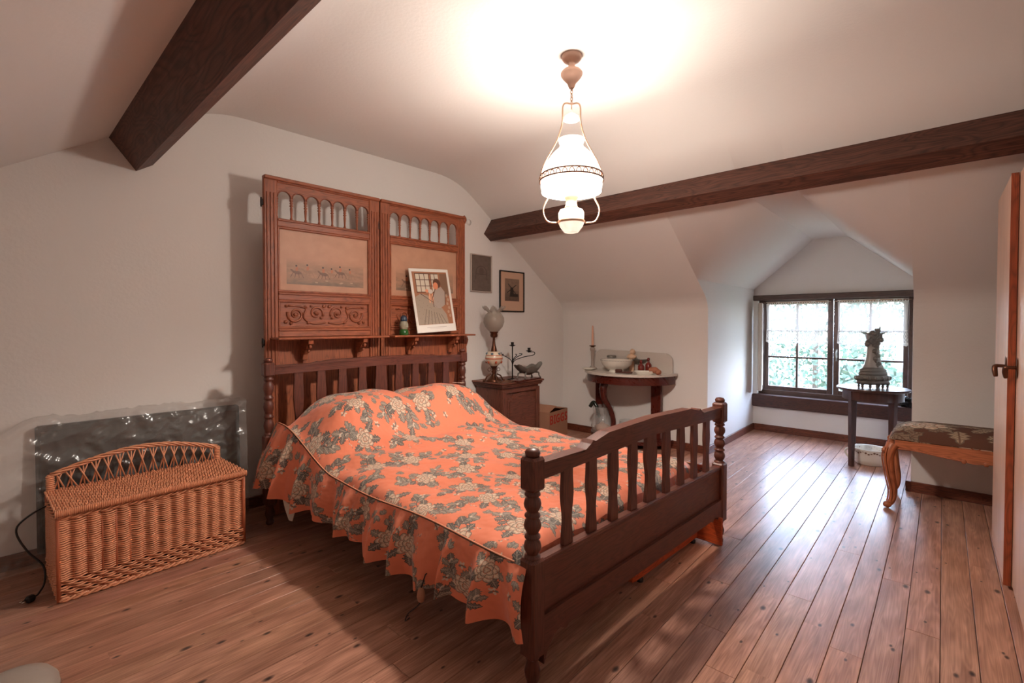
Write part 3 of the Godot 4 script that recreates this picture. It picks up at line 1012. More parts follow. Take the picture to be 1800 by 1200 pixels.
func make_bed() -> void:
	var bed := thing("double_bed", "dark wooden double bed with turned posts and slatted ends", "bed", Vector3(1.98, 0, -2.05))
	var o := bed.position
	# footboard
	var fb := Node3D.new()
	fb.name = "footboard"
	bed.add_child(fb)
	fb.position = Vector3(1.225, 0, -1.02) - o
	fb.rotation.y = -0.052
	var L := 1.575
	bed_post(fb, 0.0, 0.832, 0.69, 0.46, 0.125)
	bed_post(fb, L, 0.832, 0.69, 0.46, 0.125)
	var st := mb()
	extrude(st, rail_shape(L, 0.772, 0.052, 0.05, 0.03), -0.017, 0.017)
	extrude(st, rail_shape(L, 0.782, 0.016, 0.05, 0.052), -0.025, 0.025)
	build(st, "top_rail", M.bed, fb)
	for k in 9:
		var w := 0.042 if k == 4 else 0.025
		bed_slat(fb, 0.033 + (L - 0.066) * (k + 1) / 10.0, 0.435, 0.775 if k > 1 and k < 7 else 0.735, w)
	st = mb()
	bx(st, Vector3(L / 2, 0.345, 0), Vector3(L - 0.06, 0.19, 0.024), 0.003)
	bx(st, Vector3(L / 2, 0.437, 0.0), Vector3(L - 0.06, 0.022, 0.04), 0.005)
	build(st, "panel", M.bed, fb)
	st = mb()
	var p := PackedVector2Array([Vector2(0.03, 0.258), Vector2(0.03, 0.09), Vector2(0.05, 0.13), Vector2(0.085, 0.17), Vector2(0.12, 0.178), Vector2(0.15, 0.162), Vector2(0.17, 0.172), Vector2(L - 0.17, 0.172), Vector2(L - 0.15, 0.162), Vector2(L - 0.12, 0.178), Vector2(L - 0.085, 0.17), Vector2(L - 0.05, 0.13), Vector2(L - 0.03, 0.09), Vector2(L - 0.03, 0.258)])
	extrude(st, p, -0.012, 0.026)
	build(st, "bottom_rail", M.bed, fb)
	# headboard
	var hb := Node3D.new()
	hb.name = "headboard"
	bed.add_child(hb)
	hb.position = Vector3(1.158, 0, -3.10) - o
	hb.rotation.y = -0.035
	L = 1.56
	bed_post(hb, 0.0, 1.04, 0.925, 0.56, 0.125)
	bed_post(hb, L, 1.04, 0.925, 0.56, 0.125)
	st = mb()
	extrude(st, rail_shape(L, 0.985, 0.05, 0.022, 0.012), -0.017, 0.017)
	extrude(st, rail_shape(L, 0.992, 0.014, 0.022, 0.022), -0.024, 0.024)
	build(st, "top_rail", M.bed, hb)
	for k in 9:
		bed_slat(hb, 0.033 + (L - 0.066) * (k + 1) / 10.0, 0.45, 0.95, 0.042 if k == 4 else 0.027)
	st = mb()
	bx(st, Vector3(L / 2, 0.36, 0), Vector3(L - 0.06, 0.2, 0.024), 0.003)
	build(st, "panel", M.bed, hb)
	for x in [1.235, 2.73]:
		st = mb()
		bx(st, Vector3(x, 0.32, -2.06) - o, Vector3(0.026, 0.15, 1.98), 0.004)
		build(st, "side_rail", M.bed, bed)
	# mattress and its sheet
	st = mb()
	bx(st, Vector3(1.985, 0.35, -2.06), Vector3(1.42, 0.17, 1.92), 0.04)
	tag(build(st, "mattress", mat("ticking", Color(0.80, 0.77, 0.72), 0.9)), "pale mattress under the orange floral bedspread", "mattress")
	st = mb()
	sheet(st, 10, 8, func(u: float, v: float) -> Vector3:
		var z := lerpf(-3.02, -2.74, u)
		var low := lerpf(0.20, 0.10 + 0.5 * absf(u - 0.62), 1.0)
		return Vector3(1.19 - 0.03 * v + 0.012 * sin(u * 9.0) * v, lerpf(0.46, 0.25 - 0.18 * clampf(1.0 - absf(u - 0.75) / 0.3, 0.0, 1.0), v), z), func(u: float, v: float) -> Vector2: return Vector2(u, v))
	tag(build(st, "bed_sheet", mat("white cotton", Color(0.84, 0.81, 0.77), 0.9)), "corner of white sheet hanging below the orange flounce near the headboard", "sheet")

func spread_h(x: float, z: float) -> float:
	# x in metres from the bed's middle line, z in the room
	var y := 0.478 + 0.018 * smoothstep(-1.4, -2.2, z)
	var a := exp(-pow((x + 0.36) / 0.40, 4.0)) * exp(-pow((z + 2.86) / 0.33, 4.0))
	var b := exp(-pow((x - 0.26) / 0.42, 4.0)) * exp(-pow((z + 2.84) / 0.31, 4.0))
	y += 0.29 * maxf(a, b) + 0.05 * minf(a, b)
	y += 0.045 * exp(-pow((z + 2.35) / 0.3, 2.0)) * exp(-pow(x / 0.55, 4.0))
	y += 0.006 * sin(x * 9.0 + z * 5.0) + 0.005 * sin(z * 13.0 - x * 4.0) + 0.004 * sin(x * 23.0 - z * 17.0)
	# folds fanning from the pillows
	y += 0.008 * sin((x * 0.6 - z) * 26.0) * exp(-pow((z + 2.4) / 0.25, 2.0))
	return y

func edge_h(z: float) -> float:
	return 0.44 + 0.20 * smoothstep(-2.35, -3.0, z) + 0.008 * sin(z * 7.0)

func make_spread() -> void:
	var im := spread_image()
	var m := mat("floral cotton", Color(1, 1, 1), 0.75)
	m.albedo_texture = tex(im)
	m.rim_enabled = true
	m.rim = 0.35
	m.rim_tint = 0.6
	m.cull_mode = BaseMaterial3D.CULL_DISABLED
	var wv := noise_img(512, 512, 1.0, 1.0, 15, 0.015, 3)
	m.heightmap_enabled = true
	m.heightmap_texture = tex(Image.create_from_data(512, 512, false, Image.FORMAT_L8, wv))
	m.heightmap_scale = 0.8
	var t := thing("bedspread", "orange bedspread printed with grey and cream peonies, with gathered flounce", "bedspread", Vector3(1.98, 0, -2.05))
	var o := t.position
	var W := 0.775
	var top := func(u: float, v: float) -> Vector3:
		var z := lerpf(-3.06, -1.075, v)
		var x := lerpf(-W, W, u)
		var e := clampf((W - absf(x)) / 0.20, 0.0, 1.0)
		var k := sqrt(1.0 - pow(1.0 - e, 2.0))
		var f := clampf((-1.075 - z) / 0.10, 0.0, 1.0)
		var y := lerpf(edge_h(z), spread_h(x, z), k)
		y = lerpf(y - 0.05, y, sqrt(1.0 - pow(1.0 - f, 2.0)))
		var hd := clampf((z + 3.06) / 0.10, 0.0, 1.0)
		y = lerpf(y - 0.12, y, sqrt(1.0 - pow(1.0 - hd, 2.0)))
		return Vector3(x + 0.0 * z, y, z) + Vector3(1.98, 0, 0) - o
	var st := mb()
	sheet(st, 110, 130, top, func(u: float, v: float) -> Vector2: return Vector2(u * 1.5, v * 1.95 + 0.1))
	build(st, "cover", m, t)
	# flounces on both sides: pleated, flaring towards the hem
	for s in [-1.0, 1.0]:
		st = mb()
		var fl := func(u: float, v: float) -> Vector3:
			var z := lerpf(-3.07, -1.02, u)
			var head := smoothstep(-2.6, -3.05, z)
			var hem := 0.205 + 0.09 * head + 0.018 * sin(z * 5.0 + 1.0) + 0.012 * sin(z * 17.0)
			var w := sin(z * 31.0 + 2.2 * sin(z * 4.3)) * 0.6 + sin(z * 57.0 + 1.7 * sin(z * 9.0)) * 0.3
			var out := 0.012 + v * (0.05 + 0.09 * head) + (0.010 + 0.046 * v) * w * smoothstep(0.0, 0.25, v) + 0.02 * sin(v * PI)
			var y := lerpf(edge_h(z), hem, v)
			var zz := z + 0.02 * v * cos(z * 31.0 + 2.2 * sin(z * 4.3)) - 0.07 * head * v + 0.05 * v * smoothstep(-1.3, -1.02, z)
			return Vector3(1.98 + s * (W + out), y, zz) - o
		sheet(st, 260, 14, fl, func(u: float, v: float) -> Vector2: return Vector2(v * 0.3 + 0.37, u * 2.5))
		build(st, "flounce", m, t)
		st = mb()
		var pts := []
		for k in 81:
			var z := lerpf(-3.06, -1.08, k / 80.0)
			pts.append(Vector3(1.98 + s * (W + 0.005), edge_h(z) + 0.002, z) - o)
		tube(st, pts, 0.0034, 5)
		build(st, "piping", M.piping, t)
	st = mb()
	sheet(st, 40, 4, func(u: float, v: float) -> Vector3:
		var q: Vector3 = top.call(u, 1.0)
		return q + Vector3(0, -0.16 * v, 0.012 * sin(v * PI)), func(u: float, v: float) -> Vector2: return Vector2(u * 1.5, 2.05 + v * 0.16))
	build(st, "foot_drop", m, t)
	st = mb()
	bx(st, Vector3(0, 0, 0), Vector3(0.09, 0.002, 0.06), 0.0, Transform3D(Basis(Vector3.UP, 0.4) * Basis(Vector3(0, 0, 1), -0.12), Vector3(2.44, 0.795, -2.78)))
	tag(build(st, "paper_slip", mat("paper", Color(0.86, 0.74, 0.66), 0.9)), "small pale paper slip lying on the pillow bulge of the bedspread", "paper")

func hunt_image(seed_: int, crowd: int) -> Image:
	var w := 384; var h := 264
	var im := Image.create(w, h, false, Image.FORMAT_RGB8)
	var n1 := noise_img(w, h, 1.0, 1.0, seed_, 0.012, 4)
	var n2 := noise_img(w, h, 3.0, 1.0, seed_ + 2, 0.05, 4)
	var paper := Color(0.74, 0.56, 0.45)
	for y in h:
		for x in w:
			var t := n1[y * w + x] / 255.0; var g := n2[y * w + x] / 255.0
			var c := paper.lerp(Color(0.66, 0.48, 0.38), t * 0.7)
			if x > 28 and x < w - 22 and y < h - 30:
				var v := float(y) / h
				var land := smoothstep(0.42 + 0.10 * (t - 0.5), 0.62, v)
				c = c.lerp(Color(0.52, 0.41, 0.33), land * (0.45 + 0.7 * (g - 0.4)))
				c = c.lerp(Color(0.40, 0.35, 0.30), smoothstep(0.72, 0.9, v) * (0.35 + 0.5 * g))
			im.set_pixel(x, y, c)
	var r := RandomNumberGenerator.new()
	r.seed = seed_
	for k in crowd:
		var cx := lerpf(70, w - 50, (k + r.randf() * 0.6) / crowd); var cy := h * 0.68 + r.randf_range(-10, 12)
		var s := r.randf_range(1.0, 1.4)
		var horse := Color(0.34, 0.24, 0.19) if k % 2 == 0 else Color(0.55, 0.42, 0.33)
		dab(im, cx, cy, 17 * s, 6.5 * s, 0.1, horse, 0.6)
		dab(im, cx - 17 * s, cy - 7 * s, 8 * s, 3.4 * s, 0.7, horse, 0.6)
		for l in 4: stroke(im, Vector2(cx + (l - 1.5) * 10 * s, cy + 4), Vector2(cx + (l - 1.5) * 15 * s, cy + 19 * s), 1.4, horse, 0.45)
		dab(im, cx - 1, cy - 13 * s, 5 * s, 9 * s, 0.15, Color(0.70, 0.40, 0.27), 0.75)
		dab(im, cx - 3, cy - 25 * s, 3.4 * s, 3.4 * s, 0, Color(0.12, 0.09, 0.08), 0.95)
	for k in 5: dab(im, 60 + r.randf() * 270, h * 0.8 + r.randf() * 14, 7, 3, 0, Color(0.72, 0.60, 0.50), 0.8)
	return im

func seated_image() -> Image:
	# generic poster: a seated woman with a cup before a lattice window
	var w := 200; var h := 280
	var im := Image.create(w, h, false, Image.FORMAT_RGB8)
	im.fill(Color(0.86, 0.84, 0.81))
	var wood_c := Color(0.60, 0.40, 0.29); var line := Color(0.33, 0.20, 0.15)
	im.fill_rect(Rect2i(11, 13, 178, 234), wood_c)
	im.fill_rect(Rect2i(24, 20, 70, 84), Color(0.78, 0.74, 0.67))
	im.fill_rect(Rect2i(102, 20, 40, 84), Color(0.78, 0.74, 0.67))
	for x in [24, 46, 69, 92, 102, 121]: im.fill_rect(Rect2i(x, 20, 3, 86), line)
	for y in [20, 47, 75, 102]: im.fill_rect(Rect2i(24, y, 118, 3), line)
	im.fill_rect(Rect2i(150, 20, 38, 100), Color(0.48, 0.36, 0.28))
	fill_poly(im, PackedVector2Array([Vector2(12, 125), Vector2(40, 110), Vector2(75, 118), Vector2(100, 150), Vector2(140, 175), Vector2(160, 205), Vector2(165, 246), Vector2(12, 246)]), Color(0.61, 0.55, 0.49))
	fill_poly(im, PackedVector2Array([Vector2(118, 90), Vector2(150, 80), Vector2(168, 105), Vector2(160, 160), Vector2(130, 178), Vector2(100, 168), Vector2(98, 130)]), Color(0.63, 0.58, 0.54))
	for k in 7: stroke(im, Vector2(60 + k * 12, 180 + k * 4), Vector2(40 + k * 19, 245), 1.4, Color(0.42, 0.36, 0.31), 0.7)
	for k in 40: dab(im, 20 + (k * 37) % 120, 130 + (k * 53) % 110, 1.8, 1.8, 0, Color(0.50, 0.43, 0.38), 0.7)
	dab(im, 130, 64, 21, 23, 0, Color(0.36, 0.23, 0.17))
	dab(im, 122, 76, 14, 18, 0.2, Color(0.83, 0.52, 0.38))
	dab(im, 74, 98, 9, 8, 0, Color(0.84, 0.56, 0.43)); dab(im, 92, 100, 13, 11, 0, Color(0.76, 0.73, 0.70))
	for p in [Vector2(84, 130), Vector2(98, 132)]: dab(im, p.x, p.y, 6, 24, 0.08, Color(0.84, 0.62, 0.49))
	stroke(im, Vector2(118, 90), Vector2(98, 130), 1.6, line); stroke(im, Vector2(98, 130), Vector2(100, 168), 1.6, line); stroke(im, Vector2(168, 105), Vector2(160, 160), 1.6, line); stroke(im, Vector2(40, 110), Vector2(100, 150), 1.4, line)
	for k in 6: dab(im, 172 + (k % 2) * 6, 120 + k * 18, 6, 8, 0, Color(0.70, 0.60, 0.52), 0.8)
	im.fill_rect(Rect2i(50, 258, 100, 2), Color(0.70, 0.67, 0.64))
	im.fill_rect(Rect2i(64, 264, 72, 1), Color(0.70, 0.67, 0.64))
	return im

func mill_image() -> Image:
	var w := 128; var h := 190
	var im := Image.create(w, h, false, Image.FORMAT_RGB8)
	im.fill(Color(0.78, 0.63, 0.53))
	var n := noise_img(128, 192, 1.0, 1.0, 61, 0.05, 4)
	for y in range(32, 142):
		for x in range(24, 104):
			var t := n[y * 128 + x] / 255.0
			im.set_pixel(x, y, Color(0.52, 0.42, 0.35).lerp(Color(0.30, 0.23, 0.19), smoothstep(70, 135, y) * 0.7 + 0.35 * (t - 0.4)))
	var d := Color(0.14, 0.10, 0.085)
	fill_poly(im, PackedVector2Array([Vector2(50, 120), Vector2(55, 82), Vector2(70, 82), Vector2(76, 120)]), d)
	stroke(im, Vector2(42, 58), Vector2(84, 104), 2.0, d); stroke(im, Vector2(86, 62), Vector2(38, 100), 2.0, d)
	dab(im, 62, 80, 9, 7, 0, d)
	im.fill_rect(Rect2i(72, 106, 26, 14), d)
	return im

func dim_image() -> Image:
	var w := 96; var h := 150
	var im := Image.create(w, h, false, Image.FORMAT_RGB8)
	var n := noise_img(96, 160, 1.0, 1.0, 71, 0.04, 3)
	for y in h:
		for x in w: im.set_pixel(x, y, Color(0.37, 0.31, 0.275).lightened(0.08 * n[y * 96 + x] / 255.0))
	var l := Color(0.29, 0.235, 0.205)
	for k in 41:
		var a := PI * k / 40
		dab(im, 48 + cos(a) * 26, 70 - sin(a) * 26, 2, 2, 0, l, 0.7)
	stroke(im, Vector2(22, 70), Vector2(20, 100), 1.5, l, 0.7); stroke(im, Vector2(74, 70), Vector2(76, 100), 1.5, l, 0.7)
	dab(im, 48, 66, 13, 17, 0, Color(0.33, 0.27, 0.24), 0.8)
	stroke(im, Vector2(24, 78), Vector2(72, 78), 1.5, l, 0.6)
	return im

func flat_print(called: String, im: Image, w: float, h: float, T: Transform3D, parent: Node, rough := 0.6) -> MeshInstance3D:
	var st := mb()
	st.set_smooth_group(FLAT)
	var q := [Vector3(0, 0, 0), Vector3(w, 0, 0), Vector3(w, h, 0), Vector3(0, h, 0)]
	var p := []
	for v in q: p.append(T * v)
	face(st, p, T.basis.z, [Vector2(0, 1), Vector2(1, 1), Vector2(1, 0), Vector2(0, 0)])
	var m := mat(called, Color(1, 1, 1), rough)
	m.albedo_texture = tex(im)
	return build(st, called, m, parent)

func scroll(st: SurfaceTool, c: Vector3, r: float, turns: float, start: float, dir: float, rad: float) -> void:
	var pts := []; var rr := []
	var n := int(18 * turns)
	for k in n + 1:
		var t := float(k) / n
		var a := start + dir * TAU * turns * t
		var q := r * (1.0 - 0.86 * t)
		pts.append(c + Vector3(cos(a) * q, sin(a) * q, 0))
		rr.append(rad * (1.0 - 0.45 * t))
	tube(st, pts, rr, 5)

func make_screen() -> void:
	var s := thing("wooden_screen", "tall carved oak two-leaf screen with arcades, hunting prints and shelves behind the headboard", "screen", Vector3(1.185, 0, -3.215), -0.029)
	var st: SurfaceTool
	var H := 2.205
	for leaf in 2:
		var x0 := 0.0 if leaf == 0 else 0.832
		var W := 0.822 if leaf == 0 else 0.845
		var T := Transform3D(Basis.IDENTITY, Vector3(x0, 0, 0))
		var sw := 0.082
		var iw := W - 2 * sw
		for x in [sw / 2, W - sw / 2]:
			st = mb()
			bx(st, Vector3(x, H / 2, -0.017), Vector3(sw, H, 0.034), 0.004, T)
			for dx in [-0.022, 0.0, 0.022]:
				bx(st, Vector3(x + dx, H / 2 + 0.02, 0.003), Vector3(0.010, H - 0.25, 0.008), 0.003, T)
			build(st, "stile", M.screen, s)
		for r in [[2.172, 2.205], [1.888, 1.942], [1.408, 1.462], [1.165, 1.222], [0.0, 0.12]]:
			st = mb()
			bx(st, Vector3(W / 2, (r[0] + r[1]) / 2, -0.017), Vector3(iw, r[1] - r[0], 0.034), 0.004, T)
			bx(st, Vector3(W / 2, r[1] - 0.012, 0.002), Vector3(iw, 0.012, 0.012), 0.004, T)
			build(st, "rail", M.screen, s)
		# cornice
		st = mb()
		bx(st, Vector3(W / 2, H - 0.012, 0.004), Vector3(W, 0.024, 0.02), 0.005, T)
		build(st, "cornice", M.screen, s)
		# arcade
		st = mb()
		var n := 7
		var pitch := iw / n
		var p := PackedVector2Array([Vector2(sw, 2.175)])
		p.append(Vector2(sw, 2.072))
		for k in n:
			var cx := sw + pitch * (k + 0.5)
			var r := pitch * 0.42
			for j in 13:
				var a := PI - PI * j / 12
				p.append(Vector2(cx + cos(a) * r, 2.084 + sin(a) * r))
			if k < n - 1:
				p.append(Vector2(cx + r, 2.072)); p.append(Vector2(cx + pitch - r, 2.072))
		p.append(Vector2(sw + iw, 2.072))
		p.append(Vector2(sw + iw, 2.175))
		extrude(st, p, -0.026, -0.008, T)
		for k in n:
			var cx := sw + pitch * (k + 0.5)
			var pts := []
			for j in 13:
				var a := PI - PI * j / 12
				pts.append(T * Vector3(cx + cos(a) * pitch * 0.46, 2.082 + sin(a) * pitch * 0.46, -0.008))
			tube(st, pts, 0.0045, 5)
		build(st, "arcade_board", M.screen, s)
		for k in n + 1:
			st = mb()
			lathe(st, [[0.007, 1.942], [0.010, 1.95], [0.006, 1.958], [0.0075, 1.99], [0.0095, 2.02], [0.006, 2.026], [0.013, 2.035], [0.006, 2.044], [0.012, 2.052], [0.007, 2.06], [0.011, 2.066], [0.012, 2.075]], T * Vector3(sw + pitch * k, 0, -0.017), 10)
			build(st, "spindle", M.screen, s)
		# print with its beading
		flat_print("hunting_print", hunt_image(101 + leaf * 8, 6), iw - 0.02, 0.406, T * Transform3D(Basis.IDENTITY, Vector3(sw + 0.01, 1.472, -0.014)), s, 0.5)
		st = mb()
		bx(st, Vector3(W / 2, 1.675, -0.024), Vector3(iw, 0.44, 0.016), 0.0, T)
		build(st, "print_backing", M.screen, s)
		st = mb()
		for y in [1.468, 1.882]: bx(st, Vector3(W / 2, y, -0.006), Vector3(iw, 0.014, 0.014), 0.004, T)
		for x in [sw + 0.006, W - sw - 0.006]: bx(st, Vector3(x, 1.675, -0.006), Vector3(0.014, 0.41, 0.014), 0.004, T)
		build(st, "print_beading", M.screen, s)
		# carved panel
		st = mb()
		bx(st, Vector3(W / 2, 1.315, -0.022), Vector3(iw, 0.19, 0.014), 0.0, T)
		for y in [1.228, 1.402]: bx(st, Vector3(W / 2, y, -0.006), Vector3(iw, 0.013, 0.014), 0.004, T)
		for x in [sw + 0.006, W - sw - 0.006]: bx(st, Vector3(x, 1.315, -0.006), Vector3(0.013, 0.17, 0.014), 0.004, T)
		for sd in [-1.0, 1.0]:
			var c := T * Vector3(W / 2, 1.315, -0.013)
			var v := Vector3(sd, 1, 1)
			scroll(st, c + Vector3(sd * 0.215, 0.0, 0), 0.055, 1.6, 0.3 if sd > 0 else PI - 0.3, -sd, 0.009)
			scroll(st, c + Vector3(sd * 0.075, 0.01, 0), 0.05, 1.4, PI + 0.4 if sd > 0 else -0.4, -sd, 0.009)
			tube(st, curve([c + Vector3(sd * 0.01, -0.055, 0), c + Vector3(sd * 0.10, -0.06, 0), c + Vector3(sd * 0.16, -0.02, 0), c + Vector3(sd * 0.15, 0.045, 0), c + Vector3(sd * 0.26, 0.058, 0)], 5), 0.007, 5)
			for q in [[0.215, 0, 0.016], [0.075, 0.01, 0.015], [0.13, -0.055, 0.012], [0.15, 0.05, 0.013], [0.275, 0.055, 0.012], [0.28, -0.05, 0.014], [0.02, 0.06, 0.014], [0.17, 0.005, 0.010], [0.245, -0.06, 0.011], [0.04, -0.02, 0.012], [0.11, 0.058, 0.010]]:
				lump(st, c + Vector3(sd * q[0], q[1], 0), Vector3(q[2], q[2] * 0.8, 0.010), q[0] * 40.0, 0.35, 5)
		build(st, "carved_panel", M.screen, s)
		st = mb()
		bx(st, Vector3(W / 2, 0.65, -0.022), Vector3(iw, 1.08, 0.014), 0.0, T)
		build(st, "lower_panel", M.screen, s)
		# shelf on brackets
		st = mb()
		bx(st, Vector3(W / 2 + 0.01, 1.157, 0.075), Vector3(W - 0.035, 0.014, 0.15), 0.004, T)
		build(st, "shelf", M.screen, s)
		for x in [0.24, W - 0.19]:
			st = mb()
			var bp := PackedVector2Array([Vector2(0, 1.15), Vector2(0, 1.03), Vector2(0.015, 1.005), Vector2(0.03, 1.01), Vector2(0.035, 1.045), Vector2(0.06, 1.075), Vector2(0.085, 1.085), Vector2(0.10, 1.11), Vector2(0.125, 1.12), Vector2(0.13, 1.15)])
			extrude(st, bp, -0.016, 0.016, T * Transform3D(Basis(Vector3(0, 0, 1), Vector3(0, 1, 0), Vector3(-1, 0, 0)), Vector3(x, 0, 0)))
			var b := build(st, "bracket", M.screen, s)
			st = mb()
			lump(st, T * Vector3(x, 1.10, 0.11), Vector3(0.011, 0.014, 0.013), 1.0, 0.1, 6)
			lump(st, T * Vector3(x, 1.07, 0.085), Vector3(0.009, 0.012, 0.010), 1.0, 0.1, 6)
			build(st, "knob", M.screen, b)
	# corner rosette and side scroll on the outer edge, hinges on the other
	st = mb()
	lump(st, Vector3(1.672, 2.18, -0.01), Vector3(0.022, 0.036, 0.02), 2.0, 0.3, 7)
	build(st, "corner_rosette", M.screen, s)
	st = mb()
	var sp := PackedVector2Array([Vector2(1.677, 1.15), Vector2(1.70, 1.14), Vector2(1.712, 1.11), Vector2(1.70, 1.075), Vector2(1.69, 1.05), Vector2(1.693, 1.0), Vector2(1.677, 0.98)])
	extrude(st, sp, -0.03, 0.0)
	build(st, "side_scroll", M.screen, s)
	for y in [2.03, 1.13]:
		st = mb()
		bx(st, Vector3(-0.008, y, -0.015), Vector3(0.016, 0.04, 0.012), 0.003)
		lathe(st, [[0.005, y - 0.03], [0.006, y], [0.005, y + 0.03]], Vector3(-0.012, 0, -0.015), 8)
		build(st, "hinge", M.iron, s)
	for y in [2.0, 1.2, 0.4]:
		st = mb()
		lathe(st, [[0.005, y - 0.03], [0.006, y], [0.005, y + 0.03]], Vector3(0.811, 0, -0.002), 8)
		bx(st, Vector3(0.811, y, -0.012), Vector3(0.046, 0.05, 0.006), 0.001)
		build(st, "hinge", M.iron, s)

	# leaning poster card and small lantern on the shelf
	var p := thing("poster_card", "white-bordered poster of a seated woman leaning on the screen's shelf", "poster", Vector3(2.26, 1.166, -3.055), -0.029)
	var T := Transform3D(Basis(Vector3(0, 0, 1), 0.05) * Basis(Vector3(1, 0, 0), -0.17), Vector3(0, 0.012, 0.0))
	st = mb()
	bx(st, Vector3(0.195, 0.262, -0.003), Vector3(0.392, 0.524, 0.005), 0.0, T)
	build(st, "card", M.white, p)
	flat_print("poster_print", seated_image(), 0.39, 0.522, T * Transform3D(Basis.IDENTITY, Vector3(0, 0.001, 0.0005)), p, 0.35)
	var l := thing("small_lantern", "small green and blue glass lantern on the screen's shelf", "lantern", Vector3(2.16, 1.165, -3.10))
	st = mb()
	lathe(st, [[0.036, 0.0], [0.038, 0.01], [0.036, 0.035], [0.026, 0.045]], Vector3.ZERO, 18)
	build(st, "base", mat("green glass", Color(0.12, 0.30, 0.10), 0.2), l)
	st = mb()
	lathe(st, [[0.026, 0.045], [0.036, 0.065], [0.035, 0.085], [0.024, 0.108]], Vector3.ZERO, 18)
	build(st, "chimney", mat("cloudy glass", Color(0.55, 0.52, 0.44), 0.12), l)
	st = mb()
	lathe(st, [[0.026, 0.108], [0.028, 0.115], [0.026, 0.135], [0.016, 0.15], [0.006, 0.152]], Vector3.ZERO, 18)
	build(st, "cap", mat("blue metal", Color(0.13, 0.20, 0.27), 0.4), l)
	st = mb()
	var hp := []
	for k in 13:
		var a := PI * k / 12
		hp.append(Vector3(cos(a) * 0.04, 0.04 + sin(a) * 0.115, 0.0))
	tube(st, hp, 0.0016, 5)
	build(st, "handle", M.iron, l)

	# framed pictures on the gable wall
	for f in [[3.145, 1.567, 0.282, 0.371, "thin silver framed dim grey drawing on the wall beside the screen", mat("silver frame", Color(0.72, 0.66, 0.62), 0.35, 0.3), 0.011, dim_image()], [3.54, 1.379, 0.372, 0.43, "dark framed windmill etching with pale mount above the nightstand", M.iron, 0.012, mill_image()]]:
		var x: float = f[0]; var w: float = f[2]; var h: float = f[3]; var b: float = f[6]
		var t := thing("picture_frame", f[4], "picture", Vector3(x, f[1], GZ(x) + 0.003), -0.029, "framed pictures by the nightstand")
		st = mb()
		for yy in [b / 2, h - b / 2]: bx(st, Vector3(w / 2, yy, 0.009), Vector3(w, b, 0.018), 0.002)
		for xx in [b / 2, w - b / 2]: bx(st, Vector3(xx, h / 2, 0.009), Vector3(b, h - 2 * b, 0.018), 0.002)
		build(st, "frame", f[5], t)
		flat_print("print", f[7], w - 2 * b, h - 2 * b, Transform3D(Basis.IDENTITY, Vector3(b, b, 0.008)), t, 0.35)
		st = mb()
		bx(st, Vector3(w / 2, h / 2, 0.003), Vector3(w - 0.004, h - 0.004, 0.006), 0.0)
		build(st, "backing", M.card, t)

func ogee(st: SurfaceTool, w: float, d: float, y: float, T := Transform3D.IDENTITY) -> void:
	bx(st, Vector3(0, y, 0), Vector3(w, 0.018, d), 0.005, T)
	bx(st, Vector3(0, y - 0.018, 0), Vector3(w - 0.022, 0.018, d - 0.022), 0.006, T)
	bx(st, Vector3(0, y - 0.034, 0), Vector3(w - 0.04, 0.014, d - 0.04), 0.005, T)

